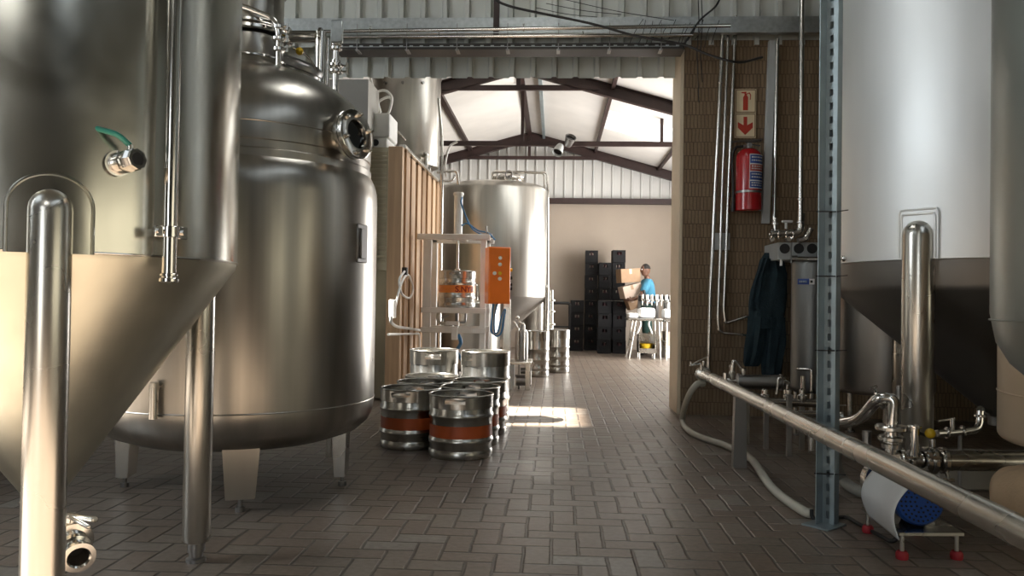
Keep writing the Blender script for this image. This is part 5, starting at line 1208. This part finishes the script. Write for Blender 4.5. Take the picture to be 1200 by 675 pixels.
for nm, px, py, n, D in stacks:
    q = CD(px, 353, D)
    for k in range(n):
        w = 'top' if k == n - 1 else ords[k]
        o = crate if first else copy_tree(crate); first = False
        o.location = (q.x + random.uniform(-.006, .006), q.y + random.uniform(-.01, .01), .0005 + k * (ch + .0008)); o.rotation_euler = (0, 0, random.uniform(-.03, .03))
        o['label'] = ('black crate at the bottom of the ' if k == 0 else 'black crate on top of the ' if k == n - 1 else '%s black crate up in the ' % w) + nm; o['group'] = 'black crates in the stacks by the tan wall'

# sack truck and dark rail by the crates
q = FZ(667, 406); t = thing('sack_truck', 'grey upright sack truck with black wheels beside the crate stacks', 'hand truck', q)
b = MB()
for dx in (-.0, .26): b.tube([(q.x - dx, q.y, .10), (q.x - dx, q.y + .10, 1.0)], .022, 10)
b.bar((q.x, q.y, .10), (q.x, q.y + .10, .98), .08, .03, .004, V((0, 1, 0)))
for z in (.3, .6, .98): b.bar((q.x - .26, q.y + .11 * z, z), (q.x, q.y + .11 * z, z), .03, .02)
b.build('frame', 'zinc', t)
b = MB(); b.box((q.x - .13, q.y - .1, .035), (.36, .22, .01)); b.build('toe_plate', 'darksteel', t)
for dx in (-.30, .04): b = MB(); b.cyl((q.x + dx - .02, q.y + .06, .085), (q.x + dx + .02, q.y + .06, .085), .085, 20); b.build('wheel', 'black', t)
a, c = WY(650, 355, 15.9), WY(668, 353.5, 15.9); c.z = a.z; t = thing('pipe_barrier', 'dark tubular barrier standing behind the slim kegs', 'barrier', (a.x, a.y, 0))
b = MB(); b.tube(fillet([(a.x - .9, a.y, 0), (a.x - .9, a.y, a.z), (c.x + .0, c.y, a.z), (c.x, c.y, 0)], .06), .03, 10); b.build('hoop', 'black', t)
b = MB(); b.bar((a.x - .9, a.y, a.z * .5), (c.x, a.y, a.z * .5), .03, .03); b.build('cross_rail', 'black', t)

# ================================================================== PACKING TABLES
def make_table(name, label, x0, x1, y0, y1, z, mat, brace=True):
    t = thing(name, label, 'table', ((x0 + x1) / 2, (y0 + y1) / 2, 0))
    b = MB(); b.box(((x0 + x1) / 2, (y0 + y1) / 2, z - .02), (x1 - x0, y1 - y0, .04), .006); b.build('tabletop', mat, t)
    for sx, x in ((-1, x0 + .14), (.3, x1 - .06)) if brace else ((0, x0 + .03), (0, x1 - .05)):
        for sy, y in ((-1, y0 + .06), (1, y1 - .06)):
            b = MB(); b.tube([(x, y, z - .04), (x + sx * .11, y, .0)], .018, 10); b.build('leg', 'brush', t)
        b = MB(); b.tube([(x + sx * .05, y0 + .06, z * .45), (x + sx * .05, y1 - .06, z * .45)], .012, 8); b.build('leg_stretcher', 'brush', t)
    for sx, x in () if not brace else ((-1, x0 + .36 * (x1 - x0)), (1, x0 + .64 * (x1 - x0))): b = MB(); b.tube(fillet([(x, y0 + .1, z - .041), (x - sx * .02, y0 + .1, z - .10), (x + sx * .05, y0 + .1, z * .62), (x + sx * .05, y1 - .1, z * .62)], .08), .018, 10); b.build('brace', 'white', t)
    return t
Dt = 14.2
tp0, tp1 = CD(734, 372.5, Dt), CD(772, 372.5, Dt)
zt_ = tp0.z
make_table('packing_table', 'steel packing table with slanting legs in front of the man', tp0.x, tp1.x + .02, tp0.y - .35, tp0.y + .35, zt_, 'brush')
make_table('side_table', 'second steel table joining the packing table, half hidden by the brick corner', tp1.x + .05, tp1.x + 1.25, tp0.y - .45, tp0.y + .3, zt_ - .02, 'brush', False)
def film(label, px0, px1, py0, py1, D, seed, name='film_pack'):
    a, c = CD(px0, py1, D), CD(px1, py0, D); r = random.Random(seed); zb_ = zt_ + .001 if name == 'film_pack' else a.z
    cx, w, h = (a.x + c.x) / 2, (c.x - a.x) / 2, c.z - zb_
    b = MB(); f = lambda v, p: math.copysign(abs(v) ** p, v); ph = r.random() * 6
    b.grid(lambda i, j: V((cx + w * f(math.cos(PI * (j - .5)), .4) * f(math.cos(2 * PI * i), .5) * (1 + .05 * math.sin(9 * i * PI + ph)), a.y + .14 * f(math.cos(PI * (j - .5)), .4) * f(math.sin(2 * PI * i), .5), zb_ + h / 2 + h / 2 * f(math.sin(PI * (j - .5)), .5) * (1 - .12 * (1 + math.sin(6 * PI * i + ph)) * (j > .7)))), 32, 16)
    return tag(b.build(name, 'foam', sharp=180), label, 'package')
film('flat white film pack on the near corner of the packing table', 734.5, 747, 366.5, 373, Dt - .2, 1)
film('large white film wrapped pack in the middle of the packing table', 747, 767, 360.5, 373, Dt - .18, 2)
film('white film wrapped pack at the brick corner end of the tables', 776, 789, 362, 373, Dt - .2, 3)
# bottle filler on the table
t = thing('bottle_filler', 'black and steel bottling machine standing on the tables', 'bottling machine', (CD(768, 350, Dt + .15).x, tp0.y + .15, zt_))
y = tp0.y + .16; X = lambda px: CD(px, 360, Dt + .15).x; Z = lambda py: CD(768, py, Dt + .15).z
for px in (749, 770, 789): b = MB(); b.bar((X(px), y, zt_ - .019 if px > 772 else zt_), (X(px), y, Z(346)), .05, .05, .004, V((0, 1, 0))); b.build('post', 'darksteel', t)
b = MB(); b.box(((X(748) + X(790)) / 2, y, Z(350)), (X(790) - X(748), .14, .10), .01); b.build('header', 'black', t)
for k, px in enumerate((752, 757.5, 763, 768.5, 774, 779.5, 785)):
    b = MB(); b.cyl((X(px), y - .09, Z(345.5)), (X(px), y - .09, Z(352)), .028, 14); b.cyl((X(px), y - .09, Z(352)), (X(px), y - .09, Z(358)), .014, 10); b.bar((X(px), y - .09, Z(349)), (X(px) + .03, y - .14, Z(353)), .02, .03); b.build('filling_head', 'white' if k % 2 else 'tube', t)
for px in (753, 764): b = MB(); b.tube(spline([(X(px), y - .08, Z(354)), (X(px) + .02, y - .12, Z(358)), (X(px) - .02, y - .1, Z(363))], 6), .016, 8); b.build('filling_tube', 'black', t)
b = MB(); b.box((X(783), y, Z(358)), (.16, .16, .12), .01); b.cyl((X(781), y - .1, Z(354)), (X(781), y - .1, Z(368)), .05, 16); b.build('drive_unit', 'darksteel', t)
b = MB(); b.tube([(X(756), y + .1, Z(348)), (X(755), y + .1, Z(340))], .025, 10); b.build('sensor', 'black', t)
# steel basin with a yellow tub below, boxes beside
q = CD(757, 405, Dt); t = thing('wash_basin', 'steel basin on the floor below the packing table', 'basin', (q.x, q.y, 0))
wx, wz0, wz1 = .14, CD(759, 413, Dt).z, CD(759, 391, Dt).z
b = MB(); 
for s in (-1, 1): b.box((q.x + s * wx, q.y, (wz0 + wz1) / 2), (.012, .34, wz1 - wz0)); 
b.box((q.x, q.y + .17, (wz0 + wz1) / 2), (2 * wx, .012, wz1 - wz0)); b.box((q.x, q.y - .17, wz0 + .04), (2 * wx, .012, .08)); b.box((q.x, q.y, wz0), (2 * wx, .34, .012)); b.build('tray', 'brush', t)
for sx in (-1, 1):
    for sy in (-1, 1): b = MB(); b.cyl((q.x + sx * .13, q.y + sy * .14, 0), (q.x + sx * .13, q.y + sy * .14, wz0), .012, 8); b.build('leg', 'brush', t)
b = MB(); T = Matrix.Translation((q.x, q.y, wz0 + .0065)); b.lathe([(0, 0), (.095, 0), (.122, .15), (.128, .155), (.118, .155), (.09, .012), (0, .012)], T, 28); tag(b.build('yellow_tub', 'yellow'), 'yellow tub sitting in the steel basin', 'tub')
for k, (px, py0, py1, m_, lb) in enumerate(((777, 388, 405, 'card_pale', 'pale carton stacked under the side table on another box'), (777, 405, 419, 'foam', 'white box on the floor under the side table'))):
    a, c = CD(px, py1, Dt + .1), CD(px, py0, Dt + .1); z0_ = 0 if k else .0; 
    zz0 = max(0.0, CD(px, 405, Dt + .1).z) if k == 0 else 0.0; zz1 = CD(px, py0, Dt + .1).z
    b = MB(); b.box((X(784.5), q.y + .1, (zz0 + zz1) / 2), (.20, .3, zz1 - zz0 - .001), .006); b.box((X(784.5), q.y + .1, zz1 + .001), (.05, .302, .003)); tag(b.build('carton', m_), lb, 'box')

# ================================================================== MAN CARRYING BOXES
DPm = 15.0
mp = CD(758, 353, DPm); mx_, my_ = mp.x, mp.y
man = thing('person', 'man in a blue shirt carrying three cardboard boxes by the tan wall', 'person', (mx_, my_, 0))
def skinned(name, mat, verts, edges, radii, parent, root=0, sub=2, extra=None):
    me = bpy.data.meshes.new(name); base = V(parent.location)
    me.from_pydata([tuple(V(v)) for v in verts], edges, [])
    o = bpy.data.objects.new(name, me); COL.objects.link(o)
    s = o.modifiers.new('skin', 'SKIN'); s.use_smooth_shade = True
    sv = me.skin_vertices[0].data
    for i, r in enumerate(radii): sv[i].radius = (r, r) if not isinstance(r, tuple) else r; sv[i].use_root = (i == root)
    ss = o.modifiers.new('sub', 'SUBSURF'); ss.levels = sub; ss.render_levels = sub
    bpy.context.view_layer.update()
    m2 = bpy.data.meshes.new_from_object(o.evaluated_get(bpy.context.evaluated_depsgraph_get()))
    o.modifiers.clear(); o.data = m2; bpy.data.meshes.remove(me); m2.name = name
    m2.materials.clear(); m2.materials.append(M[mat]); m2.polygons.foreach_set('use_smooth', [True] * len(m2.polygons))
    if extra:
        mb = MB(); extra(mb); bm = bmesh.new(); bm.from_mesh(m2); vv = [bm.verts.new(p) for p in mb.v]
        for f in mb.f:
            try: bm.faces.new([vv[i] for i in f]).smooth = True
            except ValueError: pass
        bm.to_mesh(m2); bm.free()
    o.parent = parent; return o
# local frame: x to the viewer's right, he faces -x and turns a little towards the viewer; a man of 1.68 m leaning back slightly
J = {'pel': (0, 0, .90), 'sp': (.01, 0, 1.06), 'ch': (.02, 0, 1.26), 'nk': (.0, 0, 1.42), 'hb': (-.015, 0, 1.50)}
vs, es, rs, idx = [], [], [], {}
def jv(n, p, r, frm=None):
    idx[n] = len(vs); vs.append(p); rs.append(r)
    if frm is not None: es.append((idx[frm], idx[n]))
jv('pel', (0, 0, .90), (.13, .15)); jv('sp', (.01, 0, 1.08), (.115, .14), 'pel'); jv('ch', (.02, 0, 1.28), (.12, .17), 'sp'); jv('nb', (.01, 0, 1.40), .07, 'ch'); jv('nk', (0, 0, 1.46), .052, 'nb'); jv('hb', (-.01, 0, 1.50), .055, 'nk')
for s, n in ((-1, 'n'), (1, 'f')):   # near (towards the viewer) and far side
    y = s
    jv('hip' + n, (0, .09 * y, .85), .095, 'pel'); jv('kn' + n, (-.03 if s < 0 else .05, .10 * y, .48), .062, 'hip' + n); jv('cf' + n, (.0 if s < 0 else .09, .10 * y, .32), .055, 'kn' + n); jv('an' + n, (.01 if s < 0 else .10, .10 * y, .09), .038, 'cf' + n); jv('ft' + n, (-.08 if s < 0 else .01, .11 * y, .04), .040, 'an' + n); jv('to' + n, (-.15 if s < 0 else -.06, .12 * y, .03), .030, 'ft' + n)
    jv('sh' + n, (-.01, .18 * y, 1.36), .064, 'ch'); jv('el' + n, (-.13 if s < 0 else -.03, .255 * y, 1.12), .046, 'sh' + n); jv('fa' + n, (-.19 if s < 0 else -.13, .24 * y, 1.07), .041, 'el' + n); jv('wr' + n, (-.27, .21 * y, 1.04), .026, 'fa' + n); jv('pm' + n, (-.335, .195 * y, 1.035), (.036, .018), 'wr' + n)
    for k in range(4):
        u = -.026 + .0175 * k; L_ = (.062, .075, .070, .055)[k]
        jv('f%d0%s' % (k, n), (-.365, .192 * y, 1.037 + u), .010, 'pm' + n); jv('f%d1%s' % (k, n), (-.365 - L_ * .55, .180 * y, 1.036 + u), .009, 'f%d0%s' % (k, n)); jv('f%d2%s' % (k, n), (-.365 - L_ * .9, .152 * y, 1.036 + u), .008, 'f%d1%s' % (k, n))
    jv('t0' + n, (-.315, .188 * y, 1.066), .012, 'pm' + n); jv('t1' + n, (-.345, .172 * y, 1.092), .009, 't0' + n)
HC = V((-.035, -.01, 1.595)); hd = V((-1, -.35, 0)).normalized(); hs = V((-hd.y, hd.x, 0))
def head(mb):
    n, m = 28, 22
    def fn(i, j):
        a, e = 2 * PI * i, PI * (j - .5); ca = math.cos(a); x, y, z = math.cos(e) * ca, math.cos(e) * math.sin(a), math.sin(e)
        r = V((x * .098, y * .076, z * .118))
        if z < 0: r.x *= 1 - .10 * (-z); r.y *= 1 - .25 * (-z)
        face = max(0, ca) ** 6
        nose = math.exp(-((z + .12) / .16) ** 2 - (math.sin(a) / .16) ** 2) * .020 * (ca > 0)
        eye = math.exp(-((z - .10) / .10) ** 2) * math.exp(-((abs(math.sin(a)) - .38) / .14) ** 2) * -.008 * (ca > 0)
        mouth = math.exp(-((z + .48) / .07) ** 2 - (math.sin(a) / .35) ** 2) * -.004 * (ca > 0)
        chin = math.exp(-((z + .82) / .16) ** 2 - (math.sin(a) / .4) ** 2) * .012 * (ca > 0)
        r.x += nose + eye + mouth + chin
        ear = math.exp(-((z + .02) / .22) ** 2 - (ca / .16) ** 2) * .018; r.y += ear * (1 if y > 0 else -1)
        return HC + hd * r.x + hs * r.y + V((0, 0, r.z))
    mb.grid(fn, n, m)
skinned('body', 'skin', vs, es, rs, man, extra=head)
def sub(names, grow):
    keep = {idx[n]: i for i, n in enumerate(names)}
    g_ = lambda r: tuple(q + grow for q in r) if isinstance(r, tuple) else r + grow
    return [vs[idx[n]] for n in names], [(keep[a], keep[c]) for a, c in es if a in keep and c in keep], [g_(rs[idx[n]]) for n in names]
v_, e_, r_ = sub(['pel', 'sp', 'ch', 'nb', 'shn', 'shf'], .034)
for n in 'nf':
    i = len(v_); a, c = V(vs[idx['sh' + n]]), V(vs[idx['el' + n]]); v_.append(tuple(a.lerp(c, .85))); r_.append(.070); e_.append((4 if n == 'n' else 5, i))
skinned('shirt', 'shirt', v_, e_, r_, man)
v_, e_, r_ = sub(['pel', 'hipn', 'knn', 'cfn', 'ann', 'hipf', 'knf', 'cff', 'anf'], .014); skinned('trousers', 'trouser', v_, e_, r_, man)
for n in 'nf':
    v_, e_, r_ = sub(['an' + n, 'ft' + n, 'to' + n], .008); skinned('shoe', 'black', v_, e_, r_, man)
def hair(mb):
    def fn(i, j):
        a, e = 2 * PI * i, PI * (.06 + .44 * j); x, y, z = math.cos(e) * math.cos(a), math.cos(e) * math.sin(a), math.sin(e)
        return HC + hd * (x * .100 - .006) + hs * y * .079 + V((0, 0, z * .121 + .002))
    mb.grid(fn, 28, 8)
b = MB(); hair(b); b.v = [v + V(man.location) for v in b.v]; b.build('hair', 'hair', man)
for s in (-1, 1):
    b = MB(); c = HC + hd * .086 + hs * .030 * s + V((0, 0, .012)) + V(man.location); b.sphere(c, .011); ey_ = b.build('eye', 'print_white', man)
    b = MB(); b.sphere(c + hd * .008, .0055); b.build('pupil', 'black', ey_)

def carton(label, c, s, rot, mat):
    T = Matrix.Translation(V(c)) @ Euler(rot).to_matrix().to_4x4(); t = thing('cardboard_box', label, 'box', V(c))
    b = MB(); b.box((0, 0, 0), s, .004, T); b.build('carton', mat, t)
    b = MB(); b.box((0, 0, s[2] / 2), (s[0] * .98, .05, .002), 0, T); b.box((0, -s[1] / 2, s[2] * .3), (.05, .002, s[2] * .38), 0, T); b.build('tape', 'card' if mat == 'card_pale' else 'card_pale', t)
P3 = lambda px, py: CD(px, py, DPm)
m = V((man.location.x, man.location.y, 0))
q = P3(737, 323); carton('brown cardboard box on top of the pile the man carries', (q.x - .01, my_ + .02, q.z), (.38, .30, .26), (0, math.radians(-4), .25), 'card')
q = P3(740, 341); carton('pale cardboard box in the middle of the pile the man carries', (q.x - .02, my_ + .0, q.z), (.36, .34, .23), (0, math.radians(-14), .2), 'card_pale')
q = P3(743, 356); carton('small tilted brown box at the bottom of the pile the man carries', (q.x - .04, my_ - .0, q.z), (.19, .26, .20), (0, math.radians(-20), .15), 'card')

# ================================================================== HANGING RAIL WITH FLOODLIGHTS
YR = 12.6
a, c = WY(513, 168, YR), WY(792, 169.5, YR)
t = thing('lamp_rail', 'dark steel rail slung across the far room under the roof', 'rail', ((a.x + c.x) / 2, YR, a.z))
b = MB(); b.bar((XL + .02, YR, a.z), (XR - .02, YR, a.z), .06, .075); b.build('rail', 'rafter', t)
for x in (RX + .0, RX + 2.2, RX - 2.2): b = MB(); b.bar((x, YR, a.z), (x, YR, roof_z(x) - .0), .05, .05); b.build('hanger', 'rafter', t)
for k, (px, py) in enumerate(((655, 174.5), (667, 166))):
    q = WY(px, py, YR - .12); t = thing('hanging_floodlight', ['pale floodlight clamped below the slung rail', 'dark floodlight clamped above the slung rail'][k], 'lamp', q)
    T = frame_of(q, V((-.3 + .5 * k, -.5, -.75 if k == 0 else .5))); b = MB(); b.lathe([(0, -.08), (.05, -.08), (.06, -.05), (.085, .07), (.09, .09), (.08, .09), (.07, .05), (0, .04)], T, 28); b.build('housing', 'box_grey' if k == 0 else 'darksteel', t)
    b = MB(); b.bar(q, (q.x, YR, a.z + (.02 if k else -.02)), .03, .02); b.build('bracket', 'darksteel', t)
    b = MB(); b.cyl(T @ V((0, 0, .05)), T @ V((0, 0, .056)), .07, 24); b.build('lens', 'glassdark', t)

# ================================================================== LIGHT
w = bpy.data.worlds.new('sky'); SC.world = w; w.use_nodes = True
bg = w.node_tree.nodes['Background']; bg.inputs['Color'].default_value = (.80, .90, 1.0, 1); bg.inputs['Strength'].default_value = 1.6
sd = bpy.data.lights.new('sun', 'SUN'); sd.energy = 52; sd.angle = math.radians(1.8); sd.color = (1, .95, .86)
so = bpy.data.objects.new('sun', sd); COL.objects.link(so); so.location = (-4, 0, 8); so.rotation_euler = V((.62, .12, -.775)).to_track_quat('-Z', 'Y').to_euler()
def window_light(name, loc, d, sx, sy, watts, col=(1, .97, .92)):
    ld = bpy.data.lights.new(name, 'AREA'); ld.shape = 'RECTANGLE'; ld.size = sx; ld.size_y = sy; ld.energy = watts; ld.color = col
    o = bpy.data.objects.new(name, ld); COL.objects.link(o); o.location = loc; o.rotation_euler = V(d).to_track_quat('-Z', 'Z').to_euler()
    return o
window_light('daylight_left_window', (HX0 + .02, (LY0 + LY1) / 2, (LZ0 + LZ1) / 2), (1, 0, -.1), LY1 - LY0 - .1, LZ1 - LZ0 - .1, 260, (.92, .97, 1))
window_light('daylight_rear_door', ((BX0 + BX1) / 2, HY0 + .02, BZ / 2 + .4), (0, 1, 0), BX1 - BX0 - .1, BZ - .9, 60, (.95, .98, 1))
window_light('added_far_room_light', (XR - .02, (DY0 + DY1) / 2, DZ / 2), (-1, 0, .25), DY1 - DY0 - .2, DZ - .1, 500, (1, .97, .94))  # lamp in an unseen opening, added to brighten the far room

vs_ = SC.view_settings; vs_.view_transform = 'Standard'; vs_.look = 'None'; vs_.gamma = 1.0; vs_.exposure = 0.0; vs_.use_curve_mapping = False
SC.display_settings.display_device = 'sRGB'
SC.cycles.use_denoising = True; SC.cycles.max_bounces = 10; SC.cycles.diffuse_bounces = 5; SC.cycles.glossy_bounces = 6
SC.cycles.caustics_reflective = False; SC.cycles.sample_clamp_indirect = 6.0
